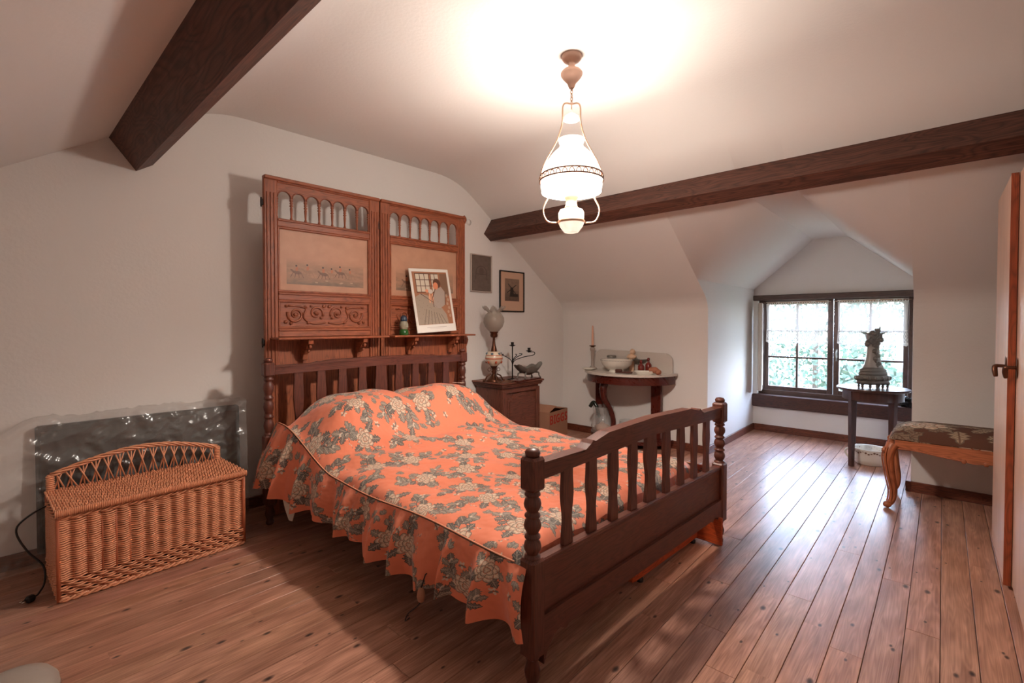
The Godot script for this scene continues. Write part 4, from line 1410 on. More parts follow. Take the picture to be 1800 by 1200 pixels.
func make_nightstand() -> void:
	var n := thing("nightstand", "brown wooden nightstand with arched panel door beside the bed", "nightstand", Vector3(3.46, 0, -3.20), -0.03)
	var st := mb()
	ogee(st, 0.60, 0.44, 0.692)
	build(st, "top", M.night, n)
	st = mb()
	bx(st, Vector3(0, 0.34, -0.005), Vector3(0.52, 0.64, 0.36), 0.004)
	build(st, "body", M.night, n)
	st = mb()
	for x in [-0.235, 0.235]: bx(st, Vector3(x, 0.33, 0.185), Vector3(0.05, 0.6, 0.02), 0.005)
	bx(st, Vector3(0, 0.615, 0.185), Vector3(0.43, 0.035, 0.02), 0.004)
	bx(st, Vector3(0, 0.05, 0.185), Vector3(0.43, 0.05, 0.02), 0.004)
	build(st, "door_frame", M.night, n)
	st = mb()
	var p := PackedVector2Array([Vector2(-0.20, 0.09), Vector2(0.20, 0.09), Vector2(0.20, 0.53), Vector2(0.175, 0.55), Vector2(0.15, 0.552), Vector2(0.12, 0.578), Vector2(0.06, 0.59), Vector2(0, 0.594), Vector2(-0.06, 0.59), Vector2(-0.12, 0.578), Vector2(-0.15, 0.552), Vector2(-0.175, 0.55), Vector2(-0.20, 0.53)])
	extrude(st, p, 0.17, 0.188)
	var inner := PackedVector2Array()
	for q in p: inner.append(Vector2(q.x * 0.86, 0.335 + (q.y - 0.335) * 0.9))
	extrude(st, inner, 0.188, 0.196)
	build(st, "door", M.night, n)

	# oil lamp with frilled shade
	var l := thing("table_oil_lamp", "bronze and painted porcelain oil lamp with frilled smoked glass shade", "lamp", Vector3(3.25, 0.70, -3.19))
	st = mb()
	lathe(st, [[0.075, 0.0], [0.078, 0.012], [0.055, 0.028], [0.03, 0.05], [0.018, 0.08], [0.026, 0.095], [0.014, 0.11], [0.03, 0.135], [0.036, 0.15]], Vector3.ZERO, 20)
	for k in 4:
		var a := TAU * k / 4 + 0.5
		tube(st, curve([Vector3(cos(a) * 0.03, 0.07, sin(a) * 0.03), Vector3(cos(a) * 0.065, 0.055, sin(a) * 0.065), Vector3(cos(a) * 0.085, 0.02, sin(a) * 0.085), Vector3(cos(a) * 0.10, 0.008, sin(a) * 0.10)], 5), 0.007, 5)
		lump(st, Vector3(cos(a) * 0.10, 0.01, sin(a) * 0.10), Vector3(0.013, 0.01, 0.013), k, 0.1, 5)
		var h := []
		for j in 11:
			var b := TAU * j / 10
			h.append(Vector3(cos(a) * (0.045 + cos(b) * 0.016), 0.115 + sin(b) * 0.016, sin(a) * (0.045 + cos(b) * 0.016)))
		tube(st, h, 0.003, 4)
	build(st, "foot", M.bronze, l)
	st = mb()
	lathe(st, [[0.034, 0.148], [0.06, 0.17], [0.080, 0.20], [0.086, 0.225], [0.080, 0.25], [0.066, 0.275], [0.058, 0.288]], Vector3.ZERO, 26)
	build(st, "font", mat("porcelain", Color(0.80, 0.72, 0.63), 0.25), l)
	st = mb()
	for b in [[0.222, 0.0875], [0.25, 0.081]]:
		lathe(st, [[b[1] - 0.002, b[0] - 0.005], [b[1], b[0]], [b[1] - 0.002, b[0] + 0.005]], Vector3.ZERO, 26, Vector3.ONE, false)
	for k in 6:
		var a := TAU * k / 6
		lump(st, Vector3(cos(a) * 0.072, 0.19, sin(a) * 0.072), Vector3(0.012, 0.016, 0.012), k, 0.2, 5)
	build(st, "painted_band", mat("rust paint", Color(0.66, 0.28, 0.15), 0.35), l)
	st = mb()
	for k in 6:
		st = mb()
		var a := TAU * k / 6 + 0.52
		lump(st, Vector3(cos(a) * 0.068, 0.268, sin(a) * 0.068), Vector3(0.014, 0.012, 0.014), k, 0.2, 5)
		build(st, "painted_motif", M.blue_paint, l)
	st = mb()
	lathe(st, [[0.032, 0.286], [0.028, 0.31], [0.018, 0.345], [0.012, 0.39], [0.011, 0.42], [0.03, 0.425], [0.036, 0.44], [0.034, 0.465], [0.042, 0.47], [0.042, 0.478]], Vector3.ZERO, 20)
	build(st, "burner", M.bronze, l)
	st = mb()
	var gl := mat("smoked glass", Color(0.62, 0.57, 0.52, 0.62), 0.3)
	gl.transparency = BaseMaterial3D.TRANSPARENCY_ALPHA
	gl.cull_mode = BaseMaterial3D.CULL_DISABLED
	var gp := [[0.038, 0.475], [0.055, 0.49], [0.085, 0.525], [0.101, 0.57], [0.098, 0.61], [0.078, 0.645], [0.058, 0.66], [0.06, 0.67], [0.08, 0.69], [0.10, 0.705]]
	sheet(st, gp.size() - 1, 48, func(u: float, v: float) -> Vector3:
		var i := int(round(u * (gp.size() - 1)))
		var fr := clampf((u - 0.62) / 0.38, 0.0, 1.0)
		var a := v * TAU
		var r: float = gp[i][0] * (1.0 + 0.16 * fr * sin(a * 8.0))
		return Vector3(cos(a) * r, gp[i][1] + 0.022 * fr * sin(a * 8.0 + 1.0), sin(a) * r), func(u: float, v: float) -> Vector2: return Vector2(v, u))
	build(st, "glass_shade", gl, l)

	# iron candelabra
	var c := thing("candelabra", "black wrought iron candelabra with curling arms on the nightstand", "candelabra", Vector3(3.47, 0.70, -3.15))
	st = mb()
	lathe(st, [[0.05, 0.0], [0.052, 0.006], [0.02, 0.012], [0.008, 0.02]], Vector3.ZERO, 16)
	tube(st, [Vector3(0, 0.01, 0), Vector3(0, 0.16, 0), Vector3(0, 0.34, 0)], 0.006, 7)
	build(st, "stem", M.iron, c)
	var R := Vector3(0.673, 0, 0.74)
	for a in [[R * 0.18, 0.285], [R * -0.10 + Vector3(0.03, 0, -0.03), 0.26], [Vector3(-0.06, 0, 0.10), 0.27], [Vector3(0.06, 0, 0.05), 0.27]]:
		st = mb()
		var e: Vector3 = a[0]; var y: float = a[1]
		tube(st, curve([Vector3(0, 0.14, 0), Vector3(0, 0.19, 0) + e * 0.12, Vector3(0, 0.225, 0) + e * 0.6, Vector3(0, 0.245, 0) + e * 1.15, Vector3(0, y - 0.012, 0) + e * 1.2, Vector3(0, y - 0.012, 0) + e * 0.85], 5), 0.0042, 5)
		build(st, "arm", M.iron, c)
	for a in [[Vector3.ZERO, 0.34], [R * 0.165, 0.285]]:
		st = mb()
		var y: float = a[1]
		lathe(st, [[0.008, y - 0.01], [0.03, y], [0.032, y + 0.004], [0.014, y + 0.005], [0.015, y + 0.03], [0.017, y + 0.032]], a[0], 14)
		build(st, "candle_cup", M.iron, c)

	# cast dish on feet
	var d := thing("cast_dish", "dark pewter leaf-edged dish on little feet beside the candelabra", "dish", Vector3(3.60, 0.7145, -3.05))
	st = mb()
	sheet(st, 8, 40, func(u: float, v: float) -> Vector3:
		var a := v * TAU
		var k := u
		var frill := 1.0 + 0.10 * k * sin(a * 7.0)
		return Vector3(cos(a) * (0.05 + 0.125 * k) * frill, 0.045 + 0.07 * k * k + 0.012 * k * sin(a * 7.0 + 1.0) + 0.03 * k * pow(absf(cos(a)), 6.0), sin(a) * (0.035 + 0.06 * k) * frill), func(u: float, v: float) -> Vector2: return Vector2(u, v))
	lathe(st, [[0.02, 0.03], [0.05, 0.045]], Vector3.ZERO, 16, Vector3(1, 1, 0.7))
	build(st, "bowl", M.pewter, d)
	for k in 4:
		st = mb()
		var sx := -1.0 if k < 2 else 1.0; var sz := -1.0 if k % 2 == 0 else 1.0
		tube(st, curve([Vector3(sx * 0.06, 0.06, sz * 0.03), Vector3(sx * 0.10, 0.05, sz * 0.045), Vector3(sx * 0.105, 0.02, sz * 0.05), Vector3(sx * 0.12, 0.004, sz * 0.055)], 4), [0.010, 0.010, 0.010, 0.009, 0.009, 0.008, 0.008, 0.007, 0.007, 0.007, 0.008, 0.009, 0.009], 5)
		build(st, "foot", M.pewter, d)
	st = mb()
	bx(st, Vector3(0.12, 0.708, -0.06), Vector3(0.40, 0.012, 0.13), 0.003, Transform3D(Basis(Vector3.UP, 0.1), Vector3(3.42, 0, -2.97)))
	tag(build(st, "wooden_tray", M.mahogany), "thin reddish wooden tray lying under the candelabra", "tray")
	st = mb()
	var cp := []
	for k in 30:
		var a := k * 0.55
		cp.append(Vector3(3.27 + cos(a) * (0.09 + 0.02 * sin(k * 1.3)), 0.706 + 0.004 * sin(k * 2.1) + 0.004, -3.06 + sin(a) * 0.035 + k * 0.001))
	tube(st, curve(cp, 3), 0.003, 5)
	tag(build(st, "lamp_cord", mat("brown cord", Color(0.42, 0.28, 0.20), 0.7)), "coiled thin brown cord at the foot of the table oil lamp", "cord")

	# cardboard box
	var b := thing("cardboard_box", "brown cardboard box with red lettering in the room's corner", "box", Vector3(4.185, 0, -3.245), 0.12)
	st = mb()
	for x in [-0.2, 0.2]: bx(st, Vector3(x, 0.15, 0), Vector3(0.005, 0.30, 0.24), 0.0)
	for z in [-0.12, 0.12]: bx(st, Vector3(0, 0.15, z), Vector3(0.40, 0.30, 0.005), 0.0)
	bx(st, Vector3(0, 0.004, 0), Vector3(0.40, 0.006, 0.24), 0.0)
	build(st, "body", M.card, b)
	for f in [[Vector3(-0.2, 0.30, 0), Vector3(0.17, 0.004, 0.23), Vector3(0.085, 0, 0), 0.32], [Vector3(0.2, 0.30, 0), Vector3(0.17, 0.004, 0.23), Vector3(-0.085, 0, 0), -0.12]]:
		st = mb()
		bx(st, f[2], f[1], 0.0, Transform3D(Basis(Vector3(0, 0, 1), f[3]), f[0]))
		build(st, "flap", M.card, b)
	var tm := TextMesh.new()
	var sf := SystemFont.new()
	sf.font_names = PackedStringArray(["Droid Sans"])
	sf.font_weight = 700
	tm.font = sf
	tm.text = "BIGGS"
	tm.font_size = 40
	tm.pixel_size = 0.0033
	tm.depth = 0.001
	var tmi := MeshInstance3D.new()
	tmi.name = "lettering"
	tmi.mesh = tm
	tmi.material_override = mat("red ink", Color(0.68, 0.14, 0.06), 0.8)
	b.add_child(tmi)
	tmi.position = Vector3(0.0, 0.215, 0.1235)

func half_oval(zr: float, xr: float, n: int) -> PackedVector2Array:
	# outline in (z, x): straight along the wall at x = 0, bowed to -x
	var p := PackedVector2Array()
	for k in n + 1:
		var a := PI * k / n
		p.append(Vector2(-cos(a) * zr, -sin(a) * xr))
	return p

func make_washstand() -> void:
	var w := thing("washstand", "mahogany half-oval washstand with marble top and splashback against the knee wall", "washstand", Vector3(4.60, 0, -2.45))
	var B := Transform3D(Basis(Vector3(0, 0, 1), Vector3(1, 0, 0), Vector3(0, 1, 0)), Vector3.ZERO)   # (a, b, h) -> z, x, y
	var st := mb()
	extrude(st, half_oval(0.50, 0.50, 36), 0.735, 0.758, B)
	build(st, "marble_top", M.marble, w)
	st = mb()
	var sp := PackedVector2Array([Vector2(-0.45, 0.758), Vector2(0.45, 0.758), Vector2(0.45, 0.85)])
	for k in 9:
		var a := PI / 2 * k / 8
		sp.append(Vector2(0.36 + cos(a) * 0.09, 0.87 + sin(a) * 0.085))
	for k in 9:
		var a := PI / 2 + PI / 2 * k / 8
		sp.append(Vector2(-0.36 + cos(a) * 0.09, 0.88 + sin(a) * 0.09))
	extrude(st, sp, -0.016, 0.006, Transform3D(Basis(Vector3(0, 0, 1), Vector3(0, 1, 0), Vector3(1, 0, 0)), Vector3.ZERO))
	build(st, "splashback", M.marble, w)
	st = mb()
	extrude(st, half_oval(0.475, 0.465, 36), 0.65, 0.735, B)
	build(st, "apron", M.mahogany, w)
	for z in [-0.36, 0.30]:
		st = mb()
		bx(st, Vector3(-0.05, 0.35, z), Vector3(0.04, 0.60, 0.105), 0.004)
		build(st, "back_leg", M.mahogany, w)
	st = mb()
	var path := curve([Vector3(-0.34, 0.655, -0.13), Vector3(-0.37, 0.58, -0.13), Vector3(-0.36, 0.48, -0.12), Vector3(-0.29, 0.36, -0.09), Vector3(-0.255, 0.24, -0.075), Vector3(-0.28, 0.14, -0.075), Vector3(-0.31, 0.09, -0.08)], 6)
	var rr := []
	for k in path.size(): rr.append(0.045 - 0.012 * sin(PI * k / path.size()) - 0.012 * k / path.size())
	tube(st, path, rr, 10)
	build(st, "scroll_leg", M.mahogany, w)
	st = mb()
	extrude(st, half_oval(0.46, 0.36, 30), 0.05, 0.085, B)
	build(st, "bottom_shelf", M.mahogany, w)
	for z in [-0.38, 0.38, 0.0]:
		st = mb()
		lathe(st, [[0.03, 0.0], [0.036, 0.02], [0.03, 0.05]], Vector3(-0.06 if z != 0.0 else -0.30, 0, z), 12)
		build(st, "bun_foot", M.mahogany, w)
	var y := 0.758
	var X := 4.60
	# candlestick with candle
	var c := thing("candlestick", "glass candlestick with dark cup on the washstand's end", "candlestick", Vector3(4.42, y, -2.83))
	st = mb()
	lathe(st, [[0.05, 0.0], [0.052, 0.012], [0.03, 0.025], [0.018, 0.04], [0.016, 0.10], [0.02, 0.19], [0.03, 0.22], [0.028, 0.23], [0.02, 0.24]], Vector3.ZERO, 10)
	build(st, "stem", mat("pressed glass", Color(0.62, 0.56, 0.52), 0.15), c)
	st = mb()
	lathe(st, [[0.012, 0.24], [0.036, 0.255], [0.037, 0.26], [0.014, 0.262]], Vector3.ZERO, 14)
	build(st, "cup", M.bronze, c)
	st = mb()
	lathe(st, [[0.013, 0.0], [0.012, 0.10], [0.009, 0.21], [0.004, 0.222]], Vector3(4.42, y + 0.255, -2.83), 12)
	tag(build(st, "candle", mat("pink wax", Color(0.86, 0.66, 0.56), 0.5)), "tall pink candle standing in the glass candlestick", "candle")
	# saucer, wash bowl, jar, figurine, bottles, soap dish, brush
	st = mb()
	lathe(st, [[0.03, 0.0], [0.055, 0.012], [0.075, 0.022], [0.073, 0.024], [0.05, 0.014]], Vector3(4.30, y, -2.80), 24)
	tag(build(st, "white_saucer", M.white), "small white saucer in front of the candlestick", "saucer")
	var b := thing("wash_bowl", "white porcelain wash bowl on the marble top", "bowl", Vector3(4.36, y, -2.50))
	st = mb()
	lathe(st, [[0.08, 0.0], [0.076, 0.014], [0.074, 0.022], [0.112, 0.042], [0.148, 0.075], [0.162, 0.112], [0.168, 0.122], [0.16, 0.122], [0.12, 0.075], [0.06, 0.035], [0.0, 0.03]], Vector3.ZERO, 36)
	build(st, "body", M.white, b)
	st = mb()
	var ring := []
	for k in 41: ring.append(Vector3(cos(TAU * k / 40) * 0.165, 0.121, sin(TAU * k / 40) * 0.165))
	tube(st, ring, 0.0028, 5)
	build(st, "rim_line", mat("grey rim", Color(0.42, 0.36, 0.32), 0.4), b)
	var j := thing("tumbler_jar", "cut glass jar with metal lid behind the wash bowl", "jar", Vector3(4.53, y, -2.66))
	st = mb()
	lathe(st, [[0.045, 0.0], [0.047, 0.02], [0.05, 0.13], [0.046, 0.135], [0.042, 0.13], [0.04, 0.015]], Vector3.ZERO, 16)
	build(st, "glass", M.jar, j)
	st = mb()
	lathe(st, [[0.05, 0.132], [0.05, 0.15], [0.04, 0.155]], Vector3.ZERO, 18)
	build(st, "lid", M.pewter, j)
	st = mb()
	lathe(st, [[0.035, 0.10], [0.055, 0.112], [0.075, 0.125], [0.078, 0.13], [0.05, 0.118]], Vector3(4.53, y, -2.33), 20)
	lathe(st, [[0.025, 0.0], [0.015, 0.02], [0.012, 0.09], [0.03, 0.105]], Vector3(4.53, y, -2.33), 14)
	tag(build(st, "footed_dish", M.pewter), "dark footed little dish beside the wash bowl", "dish")
	st = mb()
	lump(st, Vector3(4.53, y + 0.15, -2.42), Vector3(0.04, 0.03, 0.045), 3.0, 0.25, 8)
	lump(st, Vector3(4.53, y + 0.20, -2.41), Vector3(0.026, 0.03, 0.03), 5.0, 0.25, 8)
	lathe(st, [[0.03, 0.0], [0.03, 0.13]], Vector3(4.53, y, -2.42), 12)
	tag(build(st, "shell_figurine", mat("cream porcelain", Color(0.85, 0.70, 0.58), 0.35)), "cream shell figurine standing behind the wash bowl", "figurine")
	for q in [[4.40, -2.245, 1.0, "squat ruby glass scent bottle with stopper"], [4.46, -2.195, 1.18, "taller ruby glass scent bottle with curled stopper"]]:
		var t := thing("scent_bottle", q[3], "bottle", Vector3(q[0], y, q[1]), 0.0, "ruby scent bottles on the washstand")
		var k: float = q[2]
		st = mb()
		lathe(st, [[0.03, 0.0], [0.032, 0.01], [0.032, 0.07 * k], [0.02, 0.085 * k], [0.012, 0.09 * k], [0.013, 0.10 * k]], Vector3.ZERO, 14)
		var ru := mat("ruby glass", Color(0.42, 0.13, 0.10), 0.12)
		build(st, "flask", ru, t)
		st = mb()
		lump(st, Vector3(0, 0.115 * k, 0), Vector3(0.016, 0.018, 0.016), 1.0, 0.15, 7)
		build(st, "stopper", ru, t)
	var sd := thing("soap_dish", "long white soap dish at the front of the washstand", "dish", Vector3(4.31, y, -2.16), 0.5)
	st = mb()
	lathe(st, [[0.055, 0.0], [0.06, 0.004], [0.08, 0.03], [0.082, 0.034], [0.076, 0.033], [0.05, 0.008]], Vector3.ZERO, 20, Vector3(0.6, 1, 1.3))
	build(st, "tray", M.white, sd)
	st = mb()
	lump(st, Vector3(4.34, y + 0.045, -2.08), Vector3(0.03, 0.03, 0.055), 4.0, 0.12, 8)
	lump(st, Vector3(4.33, y + 0.028, -2.03), Vector3(0.03, 0.028, 0.03), 2.0, 0.12, 7)
	tag(build(st, "shaving_brush", mat("bristle", Color(0.62, 0.38, 0.27), 0.7)), "brown bristle brush resting at the end of the soap dish", "brush")
	st = mb()
	bx(st, Vector3(0, 0.012, 0), Vector3(0.03, 0.018, 0.17), 0.006, Transform3D(Basis(Vector3.UP, 0.3), Vector3(4.24, y, -2.35)))
	bx(st, Vector3(0, 0.03, -0.05), Vector3(0.035, 0.022, 0.07), 0.008, Transform3D(Basis(Vector3.UP, 0.3), Vector3(4.24, y, -2.35)))
	tag(build(st, "clothes_brush", mat("dark brush", Color(0.30, 0.15, 0.10), 0.5)), "dark wooden clothes brush lying before the wash bowl", "brush")
	# glassware on the bottom shelf
	var gy := 0.085
	var g := thing("glass_jar", "clear bulging glass jar on the washstand's bottom shelf", "jar", Vector3(4.40, gy, -2.68))
	st = mb()
	lathe(st, [[0.08, 0.0], [0.11, 0.02], [0.13, 0.08], [0.125, 0.15], [0.10, 0.19], [0.095, 0.20], [0.11, 0.25], [0.115, 0.29], [0.11, 0.29], [0.10, 0.25], [0.09, 0.20], [0.12, 0.15], [0.124, 0.08], [0.10, 0.025], [0.0, 0.012]], Vector3.ZERO, 28)
	build(st, "glass", M.jar, g)
	st = mb()
	lump(st, Vector3(-0.02, 0.06, 0.0), Vector3(0.07, 0.05, 0.08), 2.0, 0.3, 7)
	build(st, "contents", mat("pinkish cloth", Color(0.72, 0.58, 0.50), 0.9), g)
	st = mb()
	lathe(st, [[0.085, 0.0], [0.088, 0.01], [0.09, 0.17], [0.086, 0.17], [0.083, 0.012], [0.0, 0.01]], Vector3(4.42, gy, -2.40), 28)
	tag(build(st, "glass_cylinder", M.jar), "low straight clear glass bowl on the washstand's bottom shelf", "bowl")
	st = mb()
	tube(st, curve([Vector3(4.33, gy + 0.28, -2.80), Vector3(4.33, gy + 0.33, -2.76), Vector3(4.33, gy + 0.29, -2.72), Vector3(4.33, gy + 0.22, -2.70), Vector3(4.33, gy + 0.18, -2.68)], 5), 0.02, 7)
	tag(build(st, "dark_bottle_neck", mat("dark green glass", Color(0.14, 0.16, 0.13), 0.2)), "dark green curved bottle neck leaning in the glass jar", "bottle")

func make_dormer_things() -> void:
	var t := thing("side_table", "small round brown side table standing before the dormer window", "table", Vector3(5.24, 0, -0.455))
	var st := mb()
	lathe(st, [[0.25, 0.668], [0.262, 0.672], [0.266, 0.682], [0.262, 0.69]], Vector3.ZERO, 44)
	build(st, "table_top", M.table, t)
	st = mb()
	lathe(st, [[0.215, 0.585], [0.22, 0.588], [0.22, 0.668]], Vector3.ZERO, 40)
	build(st, "apron", M.table, t)
	for k in 4:
		st = mb()
		var a := TAU * k / 4 + 0.70
		var c := Vector3(cos(a) * 0.20, 0, sin(a) * 0.20)
		var T := Transform3D(Basis(Vector3.UP, -a), c)
		var p := PackedVector2Array([Vector2(-0.014, 0.0), Vector2(0.014, 0.0), Vector2(0.026, 0.66), Vector2(-0.026, 0.66)])
		extrude(st, p, -0.017, 0.017, T, true)
		build(st, "leg", M.table, t)
	# ornate clock
	var c := thing("ornate_clock", "ornate pewter and porcelain mantel clock with flared body on the side table", "clock", Vector3(5.24, 0.69, -0.455), -0.83)
	st = mb()
	for q in [[0.135, 0.05, 0.075], [0.145, 0.085, 0.085], [0.12, 0.125, 0.07]]:
		lathe(st, [[q[0] * 0.85, q[1] - 0.02], [q[0], q[1] - 0.01], [q[0], q[1] + 0.01], [q[0] * 0.8, q[1] + 0.028]], Vector3.ZERO, 28, Vector3(1, 1, 0.55))
	for k in 14:
		var a := TAU * k / 14
		lump(st, Vector3(cos(a) * 0.135, 0.085, sin(a) * 0.075), Vector3(0.018, 0.02, 0.014), k, 0.3, 5)
	lathe(st, [[0.11, 0.145], [0.115, 0.155], [0.075, 0.185]], Vector3.ZERO, 24, Vector3(1, 1, 0.6))
	build(st, "base", M.pewter, c)
	for k in 5:
		st = mb()
		var x := -0.11 + 0.055 * k
		lathe(st, [[0.006, 0.0], [0.012, 0.012], [0.008, 0.022], [0.018, 0.035], [0.016, 0.05]], Vector3(x, 0, 0.05 * cos(x * 9.0)), 10)
		build(st, "foot", M.pewter, c)
	for x in [-0.09, 0.09]:
		st = mb()
		lathe(st, [[0.006, 0.0], [0.012, 0.012], [0.008, 0.022], [0.018, 0.035], [0.016, 0.05]], Vector3(x, 0, -0.045), 10)
		build(st, "foot", M.pewter, c)
	st = mb()
	lathe(st, [[0.085, 0.18], [0.07, 0.21], [0.055, 0.27], [0.05, 0.34], [0.052, 0.40], [0.06, 0.45], [0.07, 0.475]], Vector3.ZERO, 24, Vector3(1, 1, 0.7))
	build(st, "porcelain_body", mat("grey porcelain", Color(0.62, 0.60, 0.57), 0.3), c)
	st = mb()
	for k in 12:
		var y := 0.19 + k * 0.022
		lump(st, Vector3(sin(k * 1.9) * 0.012, y, 0.045 - 0.0015 * k), Vector3(0.018 + 0.006 * sin(k * 2.3), 0.018, 0.014), k, 0.35, 6)
	for k in 16:
		var a := k * 2.4
		var r := 0.052 * sqrt(k / 16.0)
		lump(st, Vector3(-0.012 + cos(a) * r, 0.435 + sin(a) * r * 1.15, 0.042), Vector3(0.02, 0.022, 0.018), k, 0.35, 6)
	lump(st, Vector3(-0.065, 0.39, 0.02), Vector3(0.02, 0.028, 0.02), 7.0, 0.35, 6)
	lump(st, Vector3(0.02, 0.50, 0.02), Vector3(0.022, 0.02, 0.018), 9.0, 0.35, 6)
	tube(st, [Vector3(0.035, 0.48, 0.01), Vector3(0.045, 0.52, 0.012), Vector3(0.05, 0.545, 0.01)], [0.008, 0.006, 0.002], 6)
	build(st, "applied_flowers", M.pewter, c)
	st = mb()
	var fp := PackedVector2Array([Vector2(-0.10, 0.49), Vector2(-0.045, 0.465), Vector2(0.05, 0.465), Vector2(0.105, 0.495), Vector2(0.05, 0.482), Vector2(-0.045, 0.482)])
	extrude(st, fp, -0.03, 0.03)
	build(st, "flared_lip", M.pewter, c)
	# enamel pot under the table
	var p := thing("enamel_pot", "white enamel chamber pot with a brown garland under the side table", "pot", Vector3(5.30, 0, -0.47))
	st = mb()
	lathe(st, [[0.105, 0.0], [0.115, 0.008], [0.128, 0.05], [0.13, 0.12], [0.137, 0.138], [0.138, 0.142], [0.13, 0.141], [0.122, 0.12], [0.12, 0.05], [0.10, 0.012], [0.0, 0.01]], Vector3.ZERO, 32)
	build(st, "body", M.white, p)
	st = mb()
	tube(st, curve([Vector3(-0.08, 0.125, -0.105), Vector3(-0.11, 0.13, -0.155), Vector3(-0.12, 0.10, -0.17), Vector3(-0.105, 0.05, -0.14), Vector3(-0.085, 0.035, -0.105)], 5), 0.008, 6)
	build(st, "handle", M.white, p)
	st = mb()
	for k in 40:
		var a := TAU * k / 40
		lump(st, Vector3(cos(a) * 0.129, 0.112 + 0.008 * sin(k * 1.5), sin(a) * 0.129), Vector3(0.009, 0.006 + 0.003 * sin(k * 2.2), 0.009), k, 0.2, 4)
	build(st, "garland", mat("brown print", Color(0.46, 0.33, 0.26), 0.5), p)
	# dark ornament on the sill, and a wire
	st = mb()
	for k in 9:
		var a := TAU * k / 8
		lump(st, Vector3(XB - 0.005, 0.475 + sin(a) * 0.035 * (1 if k < 8 else 0), -0.26 + cos(a) * 0.035 * (1 if k < 8 else 0)), Vector3(0.03, 0.024, 0.024), k, 0.3, 6)
	tag(build(st, "sill_ornament", M.iron), "dark knobbly metal ornament on the sill by the window's edge", "ornament")

func seat_image() -> Image:
	var w := 384; var h := 256
	var im := Image.create(w, h, false, Image.FORMAT_RGB8)
	im.fill(Color(0.33, 0.20, 0.145))
	var r := RandomNumberGenerator.new()
	r.seed = 4
	var pale := Color(0.62, 0.54, 0.45); var mid := Color(0.48, 0.40, 0.33)
	print_bloom(im, 80, 120, 62, 0.3, 1.2)
	for k in 44:
		var c := Vector2(r.randf() * 380, r.randf() * 250)
		print_leaf(im, c.x, c.y, r.randf_range(50, 85), r.randf_range(12, 22), r.randf() * TAU, pale if k % 3 else mid, Color(0.30, 0.19, 0.14))
	print_bloom(im, 300, 130, 50, 0.9, 2.2)
	for k in 5: print_leaf(im, 80, 120, 95, 18, 0.3 + k * 1.3, mid, pale)
	print_bloom(im, 80, 120, 55, 0.3, 1.2)
	return im

